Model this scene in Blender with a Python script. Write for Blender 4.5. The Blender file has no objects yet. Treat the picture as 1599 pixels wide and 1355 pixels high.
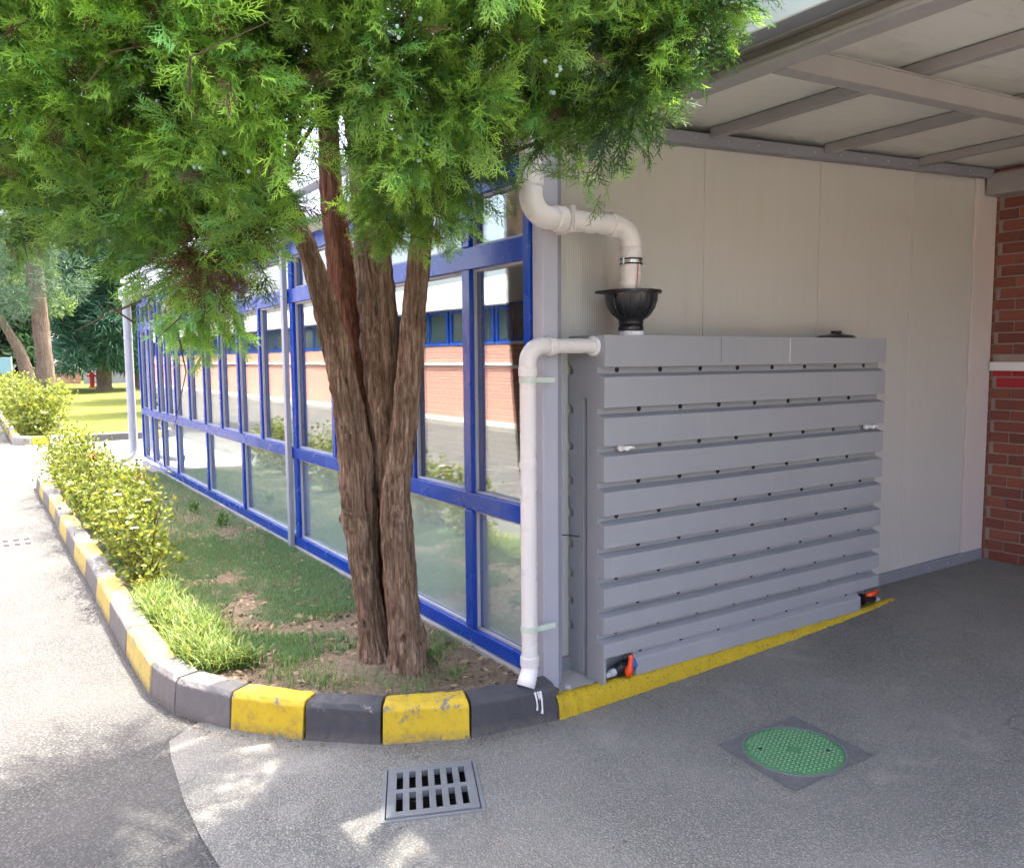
import bpy, bmesh, math, random
import numpy as np
from mathutils import Vector, Matrix, noise as mnoise

random.seed(4)
rng = np.random.default_rng(11)
scene = bpy.context.scene
COL = scene.collection

# ------------------------------------------------------------------ camera
cd = bpy.data.cameras.new('camera')
cam = bpy.data.objects.new('camera', cd)
COL.objects.link(cam)
cd.sensor_fit = 'HORIZONTAL'; cd.sensor_width = 36.0; cd.lens = 28.85
cd.clip_start = 0.05; cd.clip_end = 2000
cam.matrix_world = Matrix(((0.8341, 0.0565, -0.5488, -2.189),
                           (-0.5515, 0.0716, -0.8311, -3.069),
                           (-0.0077, 0.9958, 0.0909, 1.650),
                           (0, 0, 0, 1)))
scene.camera = cam

# ------------------------------------------------------------------ light
SUN_EL, SUN_AZ = math.radians(69.0), math.radians(25.0)      # azimuth from +X towards +Y
world = bpy.data.worlds.new('World'); scene.world = world; world.use_nodes = True
wn = world.node_tree.nodes; wl = world.node_tree.links
bg = wn['Background']; sky = wn.new('ShaderNodeTexSky')
sky.sky_type = 'NISHITA'; sky.sun_disc = False
sky.sun_elevation = SUN_EL; sky.sun_rotation = math.radians(90) - SUN_AZ
sky.altitude = 50; sky.air_density = 0.8; sky.dust_density = 8.0; sky.ozone_density = 0.8
wl.new(sky.outputs[0], bg.inputs[0]); bg.inputs[1].default_value = 0.15
sd = bpy.data.lights.new('sun', 'SUN'); sd.energy = 2.0; sd.angle = math.radians(0.6); sd.color = (1.0, 0.93, 0.82)
sun = bpy.data.objects.new('sun', sd); COL.objects.link(sun)
sdir = Vector((math.cos(SUN_EL) * math.cos(SUN_AZ), math.cos(SUN_EL) * math.sin(SUN_AZ), math.sin(SUN_EL)))
sun.location = sdir * 40
sun.rotation_euler = (-sdir).to_track_quat('-Z', 'Y').to_euler()
vs = scene.view_settings
vs.view_transform = 'Standard'; vs.look = 'None'; vs.exposure = 3.1; vs.gamma = 1.0; vs.use_curve_mapping = False
scene.cycles.use_adaptive_sampling = True; scene.cycles.adaptive_threshold = .03
scene.cycles.max_bounces = 6; scene.cycles.transparent_max_bounces = 10
scene.cycles.diffuse_bounces = 4; scene.cycles.glossy_bounces = 3; scene.cycles.transmission_bounces = 2

# ------------------------------------------------------------------ materials
class NT:
    def __init__(s, name):
        s.m = bpy.data.materials.new(name); s.m.use_nodes = True
        s.t = s.m.node_tree; s.b = s.t.nodes['Principled BSDF']; s.out = s.t.nodes['Material Output']
        s.co = s.t.nodes.new('ShaderNodeTexCoord').outputs['Object']
        g = s.t.nodes.new('ShaderNodeNewGeometry'); s.pos = g.outputs['Position']
    def n(s, typ, **kw):
        nd = s.t.nodes.new(typ)
        for k, v in kw.items(): setattr(nd, k, v)
        return nd
    def l(s, a, b): s.t.links.new(a, b)
    def put(s, sock, v):
        if hasattr(v, 'node'): s.l(v, sock)
        else: sock.default_value = v
    def map(s, vec, scale=(1, 1, 1), rot=(0, 0, 0)):
        m = s.n('ShaderNodeMapping'); s.l(vec, m.inputs[0])
        m.inputs['Scale'].default_value = scale; m.inputs['Rotation'].default_value = rot
        return m.outputs[0]
    def noise(s, scale, detail=4, rough=.55, vec=None, dist=0):
        nd = s.n('ShaderNodeTexNoise'); s.l(vec or s.pos, nd.inputs['Vector'])
        nd.inputs['Scale'].default_value = scale; nd.inputs['Detail'].default_value = detail
        nd.inputs['Roughness'].default_value = rough; nd.inputs['Distortion'].default_value = dist
        return nd.outputs['Fac']
    def voro(s, scale, vec=None, feature='F1', out='Distance', rnd=1.0):
        nd = s.n('ShaderNodeTexVoronoi', feature=feature); s.l(vec or s.pos, nd.inputs['Vector'])
        nd.inputs['Scale'].default_value = scale; nd.inputs['Randomness'].default_value = rnd
        return nd.outputs[out]
    def ramp(s, fac, stops, interp='LINEAR'):
        r = s.n('ShaderNodeValToRGB'); e = r.color_ramp.elements; r.color_ramp.interpolation = interp
        while len(e) < len(stops): e.new(.5)
        for i, (p, c) in enumerate(stops):
            e[i].position = p
            e[i].color = (c, c, c, 1) if not isinstance(c, (tuple, list)) else (*c, 1)
        s.put(r.inputs[0], fac); return r.outputs[0]
    def mix(s, fac, a, b, mode='MIX'):
        m = s.n('ShaderNodeMix', data_type='RGBA', blend_type=mode)
        s.put(m.inputs[0], fac)
        for sock, v in ((m.inputs[6], a), (m.inputs[7], b)):
            if hasattr(v, 'node'): s.l(v, sock)
            else: sock.default_value = (*v, 1)
        return m.outputs[2]
    def math(s, op, a, b=0.0):
        m = s.n('ShaderNodeMath', operation=op); s.put(m.inputs[0], a); s.put(m.inputs[1], b); return m.outputs[0]
    def bump(s, h, strength=.3, dist=.01, prev=None):
        b = s.n('ShaderNodeBump'); s.l(h, b.inputs['Height'])
        b.inputs['Strength'].default_value = strength; b.inputs['Distance'].default_value = dist
        if prev is not None: s.l(prev, b.inputs['Normal'])
        return b.outputs[0]
    def fin(s, col=None, rough=None, normal=None, metal=None, spec=None):
        if col is not None: s.put(s.b.inputs['Base Color'], col if hasattr(col, 'node') else (*col, 1))
        if rough is not None: s.put(s.b.inputs['Roughness'], rough)
        if normal is not None: s.l(normal, s.b.inputs['Normal'])
        if metal is not None: s.b.inputs['Metallic'].default_value = metal
        if spec is not None: s.b.inputs['Specular IOR Level'].default_value = spec
        return s.m

def paint(name, c, rough=.45, var=.18, scale=3, dirt=(.25, .22, .18), dirt_amt=.2, bump=.05, bscale=60):
    t = NT(name)
    lo = tuple(x * (1 - var) for x in c); hi = tuple(min(1, x * (1 + var * .5)) for x in c)
    a = t.mix(t.noise(scale, 5), lo, hi)
    d = t.ramp(t.noise(scale * 5, 8, .7), [(.55, 0.0), (.8, dirt_amt)])
    a = t.mix(d, a, dirt)
    return t.fin(a, t.ramp(t.noise(scale * 3, 4), [(.3, max(0, rough - .1)), (.7, min(1, rough + .12))]),
                 t.bump(t.noise(bscale, 3), bump, .004))

M = {}
# asphalt: old coarse surface and the newer, finer one
t = NT('asphalt_coarse')
v = t.voro(95); vc = t.voro(95, out='Color')
stone = t.ramp(vc, [(0, (.050, .050, .049)), (.5, (.110, .108, .104)), (1, (.195, .19, .18))])
base = t.mix(t.ramp(v, [(.25, 0.0), (.6, 1.0)]), stone, (.055, .055, .054))
base = t.mix(t.ramp(t.noise(1.3, 6), [(.35, 0.0), (.7, .45)]), base, (.135, .13, .12))
M['asphalt_coarse'] = t.fin(base, .9, t.bump(v, .9, -.008, t.bump(t.noise(40, 5), .4, .006)), spec=.25)
t = NT('asphalt_fine')
v = t.voro(125); vc = t.voro(125, out='Color')
stone = t.ramp(vc, [(0, (.15, .149, .132)), (.5, (.275, .27, .235)), (.93, (.40, .387, .335)), (1, (.60, .585, .53))])
base = t.mix(t.ramp(v, [(.22, 0.0), (.6, .9)]), stone, (.115, .116, .11))
base = t.mix(t.ramp(t.noise(1.1, 7, .6), [(.35, 0.0), (.7, .5)]), base, (.34, .325, .295))
base = t.mix(t.ramp(t.noise(2.6, 5, .6, dist=1.5), [(.6, 0.0), (.75, .35)]), base, (.17, .167, .158))
wob = t.n('ShaderNodeVectorMath', operation='ADD'); t.l(t.pos, wob.inputs[0])
nz = t.n('ShaderNodeTexNoise'); t.l(t.pos, nz.inputs['Vector']); nz.inputs['Scale'].default_value = 5; nz.inputs['Detail'].default_value = 6
sc_ = t.n('ShaderNodeVectorMath', operation='SCALE'); t.l(nz.outputs['Color'], sc_.inputs[0]); sc_.inputs['Scale'].default_value = .16; t.l(sc_.outputs[0], wob.inputs[1])
crk = t.ramp(t.voro(.42, vec=wob.outputs[0], feature='DISTANCE_TO_EDGE'), [(.0012, 1.0), (.0035, 0.0)])
crk = t.math('MULTIPLY', crk, t.ramp(t.noise(1.6, 2), [(.54, 0.0), (.60, .5)]))
base = t.mix(crk, base, (.05, .048, .045))
oil = t.ramp(t.noise(3.4, 7, .65, dist=.8), [(.63, 0.0), (.70, .5)])
base = t.mix(oil, base, (.10, .098, .095))
dust = t.ramp(t.noise(1.9, 8, .7, dist=.4), [(.56, 0.0), (.72, .55)])
base = t.mix(dust, base, (.42, .395, .35))
spots = t.ramp(t.voro(2.3), [(.018, 1.0), (.035, 0.0)])
base = t.mix(spots, base, (.03, .03, .03))
base = t.mix(t.ramp(t.noise(.45, 4), [(.4, 0.0), (.65, .35)]), base, (.21, .203, .178))
M['asphalt_fine'] = t.fin(base, .88, t.bump(v, .9, -.007, t.bump(t.noise(9, 6), .25, .02)), spec=.25)
t = NT('concrete')
base = t.mix(t.noise(4, 8, .65), (.30, .28, .25), (.46, .43, .39))
M['concrete'] = t.fin(base, .9, t.bump(t.noise(80, 6, .7), .5, .006))
t = NT('pavement')
M['pavement'] = t.fin(t.mix(t.noise(2, 8), (.22, .21, .19), (.3, .285, .26)), .9)

def kerbpaint(name, c, c2, wear):
    t = NT(name)
    a = t.mix(t.noise(14, 6, .6), c, c2)
    sp = t.n('ShaderNodeSeparateXYZ'); t.l(t.pos, sp.inputs[0])
    rim = t.ramp(sp.outputs[2], [(.125, 0.0), (.150, .10), (.168, .06), (.172, .02)])
    foot = t.ramp(sp.outputs[2], [(.0, .09), (.05, 0.0)])
    nn = t.math('ADD', t.noise(11, 10, .72, dist=.7), t.math('ADD', rim, foot))
    ch = t.ramp(nn, [(wear, 0.0), (wear + .03, 1.0)])
    conc = t.mix(t.noise(50, 5), (.17, .16, .145), (.27, .255, .235))
    a = t.mix(ch, a, conc)
    dirt = t.ramp(t.noise(16, 9, .78), [(.50, 0.0), (.74, .65)])
    a = t.mix(dirt, a, (.10, .085, .07))
    a = t.mix(t.math('MULTIPLY', t.ramp(sp.outputs[2], [(.004, 1.0), (.055, 0.0)]), t.ramp(t.noise(30, 6, .7), [(.35, .1), (.6, .85)])), a, (.16, .14, .115))
    return t.fin(a, .62, t.bump(t.noise(120, 5, .65), .5, .004, t.bump(ch, .5, -.004)))
M['kerb_yellow'] = kerbpaint('kerb_yellow_paint', (.66, .47, .015), (.56, .37, .015), .645)
M['kerb_sunlit'] = kerbpaint('kerb_sunlit_yellow', (.60, .475, .12), (.50, .38, .09), .62)  # yellow paled for the sunlit stones, glare of the sun put into the colour
M['kerb_black'] = kerbpaint('kerb_black_paint', (.040, .041, .046), (.065, .066, .072), .69)
M['kerb_grey'] = kerbpaint('kerb_worn_black_paint', (.13, .125, .12), (.19, .18, .17), .62)
t = NT('edge_yellow')
a = t.mix(t.noise(18, 6), (.66, .47, .012), (.52, .36, .015))
pit = t.ramp(t.noise(75, 7, .75), [(.56, 0.0), (.64, 1.0)])
a = t.mix(pit, a, (.12, .10, .06))
M['edge_yellow'] = t.fin(a, .7, t.bump(t.noise(70, 7, .75), .9, .012))
t = NT('white_drip'); M['white'] = t.fin((.8, .79, .77), .5)

# soil and turf ground
t = NT('soil')
a = t.mix(t.noise(3, 6), (.20, .148, .102), (.36, .28, .20))
a = t.mix(t.ramp(t.noise(45, 8, .7), [(.4, 0.0), (.65, .8)]), a, (.10, .068, .045))
M['soil'] = t.fin(a, .95, t.bump(t.noise(60, 8, .75), .9, .015), spec=.1)
t = NT('lawn_ground')
a = t.mix(t.noise(.55, 6, .6), (.085, .11, .02), (.15, .155, .03))
a = t.mix(t.ramp(t.noise(6, 8, .75), [(.45, 0.0), (.7, .6)]), a, (.055, .075, .016))
M['lawn'] = t.fin(a, .95, t.bump(t.noise(25, 6, .8), .6, .04), spec=.1)

M['blue'] = paint('blue_frame_paint', (.003, .052, .37), .24, .06, 1, (.05, .09, .25), .15, .008, 12)
M['grey_paint'] = paint('grey_column_paint', (.40, .40, .44), .42, .08, 2, (.3, .28, .26), .15, .03)
M['grey_dark'] = paint('grey_trim_paint', (.23, .235, .26), .45, .1, 3, (.2, .18, .16), .2, .03)
M['white_panel'] = paint('white_sheet', (.74, .75, .76), .4, .06, 1, (.5, .48, .44), .15, .02)
M['steel_paint'] = paint('beam_paint', (.30, .28, .272), .5, .12, 4, (.22, .15, .11), .3, .05)
M['pvc'] = paint('white_pvc', (.70, .665, .62), .3, .06, 4, (.45, .4, .34), .18, .01)
M['pvc_grey'] = paint('grey_pvc', (.44, .46, .48), .4, .08, 3, (.3, .28, .25), .15, .01)
M['clip'] = paint('pale_green_plastic', (.52, .60, .48), .45, .1, 8)
M['red_line'] = paint('red_print', (.5, .06, .03), .4)
M['rubber'] = paint('black_rubber', (.012, .012, .013), .6, .1, 8, (.08, .08, .08), .1)
M['black_plastic'] = paint('black_plastic', (.012, .013, .017), .32, .2, 8, (.06, .06, .06), .2, .03)
M['orange'] = paint('orange_plastic', (.80, .075, .012), .35, .08, 8, (.3, .05, .02), .1)
M['blue_plastic'] = paint('blue_plastic', (.02, .12, .42), .35)
M['metal'] = NT('clamp_steel').fin((.6, .6, .6), .3, metal=1.0)
M['cast_iron'] = paint('cast_iron', (.16, .172, .18), .6, .25, 8, (.24, .21, .17), .5, .4, 140)
M['frame_iron'] = paint('frame_iron', (.13, .13, .13), .7, .3, 8, (.33, .3, .26), .7, .4, 140)
M['pane_backing'] = paint('pale_backing', (.74, .78, .76), .5, .05, 1)
M['hole'] = NT('hole_dark').fin((.015, .014, .013), .9)
M['pit'] = paint('pit_dirt', (.05, .042, .035), .95, .4, 12)

t = NT('tank_plastic')
a = t.mix(t.noise(1.6, 5), (.28, .29, .30), (.335, .345, .355))
a = t.mix(t.ramp(t.noise(12, 8, .7), [(.52, 0.0), (.8, .25)]), a, (.36, .34, .33))
a = t.mix(t.ramp(t.noise(5, 6, .6, vec=t.map(t.pos, (1, 1, 6))), [(.6, 0.0), (.8, .2)]), a, (.22, .21, .21))
a = t.mix(t.ramp(t.noise(9, 7, .7, vec=t.map(t.pos, (3.2, 3.2, .22))), [(.56, 0.0), (.74, .30)]), a, (.40, .385, .36))
a = t.mix(t.ramp(t.noise(60, 6, .8), [(.64, 0.0), (.72, .25)]), a, (.16, .16, .17))
M['tank'] = t.fin(a, t.ramp(t.noise(3, 5), [(.3, .42), (.7, .62)]), t.bump(t.noise(300, 2), .12, .002, t.bump(t.noise(2.2, 3), .12, .03)))

# cream sandwich panel with fine vertical profiling
t = NT('cream_panel')
w = t.n('ShaderNodeTexWave', wave_type='BANDS', bands_direction='X', wave_profile='SIN'); t.l(t.pos, w.inputs['Vector'])
w.inputs['Scale'].default_value = 22; w.inputs['Distortion'].default_value = 0
a = t.mix(t.noise(1.2, 6), (.49, .475, .435), (.55, .535, .49))
a = t.mix(t.ramp(t.noise(3, 8, .7, vec=t.map(t.pos, (5, 5, .5))), [(.5, 0.0), (.8, .3)]), a, (.41, .385, .34))
a = t.mix(t.ramp(w.outputs['Fac'], [(.0, .12), (.25, 0.0)]), a, (.30, .27, .23))
M['cream'] = t.fin(a, .42, t.bump(w.outputs['Fac'], .35, .003))
M['pinkish'] = paint('pale_flashing', (.60, .53, .49), .45, .05, 2, (.4, .33, .28), .2)

t = NT('galvanised_sheet')
a = t.mix(t.noise(1.5, 6), (.64, .635, .575), (.73, .725, .66))
a = t.mix(t.ramp(t.noise(6, 8, .7, vec=t.map(t.pos, (1, 5, 1))), [(.55, 0.0), (.8, .35)]), a, (.25, .23, .20))
scr = t.ramp(t.voro(1.2, vec=t.map(t.pos, (.6, 2.6, 1), (0, 0, .9)), feature='DISTANCE_TO_EDGE'), [(.004, 1.0), (.008, 0.0)])
scr = t.math('MULTIPLY', scr, t.ramp(t.noise(3.1, 2), [(.56, 0.0), (.6, .55)]))
a = t.mix(scr, a, (.62, .60, .55))
M['galv'] = t.fin(a, .36, t.bump(t.noise(2.5, 3, vec=t.map(t.pos, (1, 3, 1))), .25, .03), metal=.15)

t = NT('brick')
oi = t.n('ShaderNodeObjectInfo')
a = t.ramp(oi.outputs['Random'], [(0, (.16, .045, .03)), (.4, (.26, .065, .04)), (.75, (.33, .10, .055)), (1, (.20, .05, .04))])
a = t.mix(t.noise(35, 7, .7), a, (.14, .05, .035))
M['brick'] = t.fin(a, .85, t.bump(t.noise(90, 5), .5, .005))
t = NT('brick_red_painted'); a = t.mix(t.noise(20, 6), (.42, .012, .02), (.30, .01, .02))
M['brick_red'] = t.fin(a, .5, t.bump(t.noise(60, 5), .3, .004))
M['mortar'] = paint('mortar', (.33, .27, .23), .95, .2, 20, bump=.4)
t = NT('brickwork_distance')
cx = t.n('ShaderNodeSeparateXYZ'); t.l(t.pos, cx.inputs[0])
cb = t.n('ShaderNodeCombineXYZ'); t.l(cx.outputs[1], cb.inputs[0]); t.l(cx.outputs[2], cb.inputs[1])
bt = t.n('ShaderNodeTexBrick'); t.l(cb.outputs[0], bt.inputs[0])
bt.inputs['Color1'].default_value = (.33, .10, .06, 1); bt.inputs['Color2'].default_value = (.24, .065, .04, 1)
bt.inputs['Mortar'].default_value = (.36, .28, .23, 1); bt.inputs['Scale'].default_value = 1.0
bt.inputs['Brick Width'].default_value = .22; bt.inputs['Row Height'].default_value = .082; bt.inputs['Mortar Size'].default_value = .008
M['brickwork'] = t.fin(t.mix(t.noise(2, 5), bt.outputs[0], (.30, .11, .07)), .85, t.bump(bt.outputs['Fac'], .5, -.01))
# building over the road: haze of the panes put into paler, pinker brick
t = NT('brickwork_pale')
cx = t.n('ShaderNodeSeparateXYZ'); t.l(t.pos, cx.inputs[0])
cb = t.n('ShaderNodeCombineXYZ'); t.l(cx.outputs[1], cb.inputs[0]); t.l(cx.outputs[2], cb.inputs[1])
bt = t.n('ShaderNodeTexBrick'); t.l(cb.outputs[0], bt.inputs[0])
bt.inputs['Color1'].default_value = (.40, .19, .145, 1); bt.inputs['Color2'].default_value = (.35, .16, .12, 1)
bt.inputs['Mortar'].default_value = (.45, .33, .27, 1); bt.inputs['Scale'].default_value = 1.0
bt.inputs['Brick Width'].default_value = .22; bt.inputs['Row Height'].default_value = .082; bt.inputs['Mortar Size'].default_value = .008
M['brickwork_pale'] = t.fin(bt.outputs[0], .85)

# window glass: thin coated pane, mirror share growing towards grazing
t = NT('window_glass')
lw = t.n('ShaderNodeLayerWeight'); lw.inputs[0].default_value = .5
f5 = t.math('POWER', lw.outputs['Facing'], 4.0)
fac = t.math('ADD', t.math('MULTIPLY', f5, .70), .24)
gl = t.n('ShaderNodeBsdfGlossy'); gl.inputs['Roughness'].default_value = .005; gl.inputs['Color'].default_value = (.95, .98, .97, 1)
tr = t.n('ShaderNodeBsdfTransparent'); tr.inputs['Color'].default_value = (.95, .985, .97, 1)
t.l(t.bump(t.noise(1.3, 2), .02, .02), gl.inputs['Normal'])
mx = t.n('ShaderNodeMixShader'); t.l(fac, mx.inputs[0]); t.l(tr.outputs[0], mx.inputs[1]); t.l(gl.outputs[0], mx.inputs[2])
t.l(mx.outputs[0], t.out.inputs[0]); M['glass'] = t.m
t = NT('dark_window'); M['darkglass'] = t.fin((.05, .08, .09), .08, spec=.8)
M['tile'] = paint('ceiling_tile', (.72, .70, .64), .8, .06, 3, (.5, .48, .42), .1)
M['floor'] = paint('inside_floor', (.74, .77, .72), .3, .1, 1)

def bark(name, c1, c2, c3, sc=1.0):
    t = NT(name)
    st = t.map(t.pos, (1, 1, .07))
    n1 = t.noise(55 * sc, 9, .72, vec=st, dist=.5)
    n3 = t.noise(150 * sc, 6, .7, vec=t.map(t.pos, (1, 1, .05)))
    n2 = t.noise(6 * sc, 5, .6)
    a = t.ramp(n1, [(.32, c1), (.47, c2), (.66, c3)])
    a = t.mix(t.ramp(n3, [(.35, .65), (.6, 0.0)]), a, tuple(x * .5 for x in c1))
    a = t.mix(t.ramp(n2, [(.42, 0.0), (.68, .65)]), a, t.mix(n1, tuple(x * .7 for x in c1), c2))
    return t.fin(a, .92, t.bump(n3, .6, .006, t.bump(n1, .9, .016)), spec=.12)
M['bark'] = bark('juniper_bark', (.05, .03, .02), (.28, .18, .115), (.60, .44, .32))
M['bark_red'] = bark('juniper_bark_red', (.08, .034, .02), (.20, .088, .05), (.34, .175, .105))
M['bark_far'] = bark('far_bark', (.10, .07, .055), (.22, .165, .125), (.33, .26, .20), .6)
M['twig'] = NT('twig').fin((.095, .055, .035), .9)

def leafmat(name, trans=.48, rough=.5):
    t = NT(name)
    at = t.n('ShaderNodeAttribute', attribute_name='Col')
    dif = t.n('ShaderNodeBsdfDiffuse'); t.l(at.outputs['Color'], dif.inputs[0])
    tl = t.n('ShaderNodeBsdfTranslucent'); t.l(at.outputs['Color'], tl.inputs[0])
    gl = t.n('ShaderNodeBsdfGlossy'); gl.inputs['Roughness'].default_value = rough; gl.inputs['Color'].default_value = (.6, .65, .6, 1)
    m1 = t.n('ShaderNodeMixShader'); m1.inputs[0].default_value = trans
    t.l(dif.outputs[0], m1.inputs[1]); t.l(tl.outputs[0], m1.inputs[2])
    m2 = t.n('ShaderNodeMixShader'); m2.inputs[0].default_value = .045
    t.l(m1.outputs[0], m2.inputs[1]); t.l(gl.outputs[0], m2.inputs[2])
    t.l(m2.outputs[0], t.out.inputs[0]); return t.m
M['leaf'] = leafmat('leaf'); M['grass'] = leafmat('grass_blade', .4)
M['petal_pink'] = NT('petal_pink').fin((.75, .22, .36), .6)
M['petal_orange'] = NT('petal_orange').fin((.80, .14, .03), .6)
M['petal_white'] = NT('petal_white').fin((.8, .72, .68), .6)
M['berry'] = NT('berry').fin((.42, .55, .52), .6)
t = NT('green_worn'); M['green_worn'] = t.fin(t.mix(t.noise(20, 6, .7), (.10, .27, .13), (.25, .34, .22)), .6)
t = NT('green_cover')
a = t.mix(t.noise(9, 6, .65), (.04, .17, .06), (.08, .24, .10))
a = t.mix(t.ramp(t.noise(28, 8, .7), [(.5, 0.0), (.75, .6)]), a, (.20, .23, .13))
M['green'] = t.fin(a, .6, t.bump(t.noise(90, 4), .3, .003))

# ------------------------------------------------------------------ helpers
ORG = {}
class MB:
    def __init__(s): s.v = []; s.f = []
    def add(s, vs_, fs_):
        k = len(s.v); s.v += [tuple(p) for p in vs_]; s.f += [tuple(i + k for i in f) for f in fs_]; return s
    def box(s, x0, x1, y0, y1, z0, z1):
        return s.add([(x0, y0, z0), (x1, y0, z0), (x1, y1, z0), (x0, y1, z0), (x0, y0, z1), (x1, y0, z1), (x1, y1, z1), (x0, y1, z1)],
                     [(3, 2, 1, 0), (4, 5, 6, 7), (0, 1, 5, 4), (1, 2, 6, 5), (2, 3, 7, 6), (3, 0, 4, 7)])
    def prism(s, pts, axis, a, b):           # polygon pts (2D) extruded along an axis
        def P(p, t): return {0: (t, p[0], p[1]), 1: (p[0], t, p[1]), 2: (p[0], p[1], t)}[axis]
        n = len(pts)
        s.add([P(p, a) for p in pts] + [P(p, b) for p in pts],
              [tuple(range(n))[::-1], tuple(range(n, 2 * n))] + [(i, (i + 1) % n, n + (i + 1) % n, n + i) for i in range(n)])
        return s
    def tube(s, pts, rad, n=16, caps=True):
        pts = [Vector(p) for p in pts]
        if not isinstance(rad, (list, tuple)): rad = [rad] * len(pts)
        rings = []; up = None
        for i, p in enumerate(pts):
            d = (pts[min(i + 1, len(pts) - 1)] - pts[max(i - 1, 0)]).normalized()
            if up is None:
                up = Vector((0, 0, 1)) if abs(d.z) < .9 else Vector((1, 0, 0))
            a = d.cross(up).normalized(); b = a.cross(d).normalized(); up = b
            rings.append([p + (a * math.cos(2 * math.pi * k / n) + b * math.sin(2 * math.pi * k / n)) * rad[i] for k in range(n)])
        vs_ = [q for r in rings for q in r]
        fs_ = [(i * n + k, i * n + (k + 1) % n, (i + 1) * n + (k + 1) % n, (i + 1) * n + k) for i in range(len(pts) - 1) for k in range(n)]
        if caps: fs_ += [tuple(range(n))[::-1], tuple(range((len(pts) - 1) * n, len(pts) * n))]
        return s.add(vs_, fs_)
    def lathe(s, prof, c, axis=2, n=24, a0=0, a1=2 * math.pi):
        full = abs(a1 - a0 - 2 * math.pi) < 1e-6; m = n if full else n + 1
        vs_ = []
        for r, h in prof:
            for k in range(m):
                t_ = a0 + (a1 - a0) * k / n
                u, w = r * math.cos(t_), r * math.sin(t_)
                q = {2: (u, w, h), 0: (h, u, w), 1: (u, h, w)}[axis]
                vs_.append((c[0] + q[0], c[1] + q[1], c[2] + q[2]))
        fs_ = []
        for i in range(len(prof) - 1):
            for k in range(n if full else n):
                k2 = (k + 1) % m
                fs_.append((i * m + k, i * m + k2, (i + 1) * m + k2, (i + 1) * m + k))
        return s.add(vs_, fs_)
    def build(s, name, mat, parent=None, bevel=0, smooth=False, org=None, seg=2, kind=None, fix=True):
        po = Vector(ORG.get(parent.name, (0, 0, 0))) if parent else Vector((0, 0, 0))
        o_ = Vector(org) if org else (po if parent else Vector((0, 0, 0)))
        me = bpy.data.meshes.new(name)
        me.from_pydata([(p[0] - o_.x, p[1] - o_.y, p[2] - o_.z) for p in s.v], [], s.f)
        if bevel or fix:
            bm = bmesh.new(); bm.from_mesh(me)
            if fix: bmesh.ops.recalc_face_normals(bm, faces=bm.faces)
            if bevel:
                ed = [e for e in bm.edges if len(e.link_faces) == 2 and e.calc_face_angle(0) > .5]
                bmesh.ops.bevel(bm, geom=ed, offset=bevel, segments=seg, affect='EDGES', profile=.5, clamp_overlap=True)
            bm.to_mesh(me); bm.free()
        if smooth:
            for p in me.polygons: p.use_smooth = True
        me.materials.append(M[mat] if isinstance(mat, str) else mat)
        ob = bpy.data.objects.new(name, me); COL.objects.link(ob)
        ob.location = o_ - po if parent else o_
        if parent: ob.parent = parent
        ORG[ob.name] = tuple(o_)
        if kind: ob['kind'] = kind
        return ob
def empty(name, loc, label, cat, group=None):
    e = bpy.data.objects.new(name, None); COL.objects.link(e); e.location = loc; e.empty_display_size = .1
    ORG[e.name] = tuple(loc); tag(e, label, cat, group); return e
def tag(o, label, cat, group=None):
    o['label'] = label; o['category'] = cat
    if group: o['group'] = group
    return o
def copy_part(src, parent, wloc):
    c = src.copy(); COL.objects.link(c); c.parent = parent
    c.location = Vector(wloc) - Vector(ORG.get(parent.name, (0, 0, 0))) if parent else Vector(wloc)
    ORG[c.name] = tuple(wloc); return c
def np_mesh(name, V, F, mat, parent=None, col=None, kind=None, smooth=False):
    """V (n,3) float, F (m,3) int triangles, world coordinates"""
    po = np.array(ORG.get(parent.name, (0, 0, 0))) if parent else np.zeros(3)
    me = bpy.data.meshes.new(name)
    V = (V - po).astype(np.float32); F = F.astype(np.int32)
    me.vertices.add(len(V)); me.vertices.foreach_set('co', V.ravel())
    me.loops.add(F.size); me.loops.foreach_set('vertex_index', F.ravel())
    me.polygons.add(len(F)); me.polygons.foreach_set('loop_start', np.arange(0, F.size, F.shape[1], dtype=np.int32))
    me.polygons.foreach_set('loop_total', np.full(len(F), F.shape[1], dtype=np.int32))
    if smooth: me.polygons.foreach_set('use_smooth', np.ones(len(F), dtype=bool))
    if col is not None:
        at = me.color_attributes.new('Col', 'FLOAT_COLOR', 'POINT')
        c4 = np.ones((len(V), 4), dtype=np.float32); c4[:, :3] = col; at.data.foreach_set('color', c4.ravel())
    me.update(); me.validate()
    me.materials.append(M[mat])
    ob = bpy.data.objects.new(name, me); COL.objects.link(ob)
    if parent: ob.parent = parent
    ORG[ob.name] = tuple(po)
    if kind: ob['kind'] = kind
    return ob
def arc(c, p0, p1, n=8):                    # quarter bend about c from p0 to p1
    c, p0, p1 = Vector(c), Vector(p0), Vector(p1); a, b = p0 - c, p1 - c
    return [c + a * math.cos(math.pi / 2 * i / n) + b * math.sin(math.pi / 2 * i / n) for i in range(n + 1)]

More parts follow.
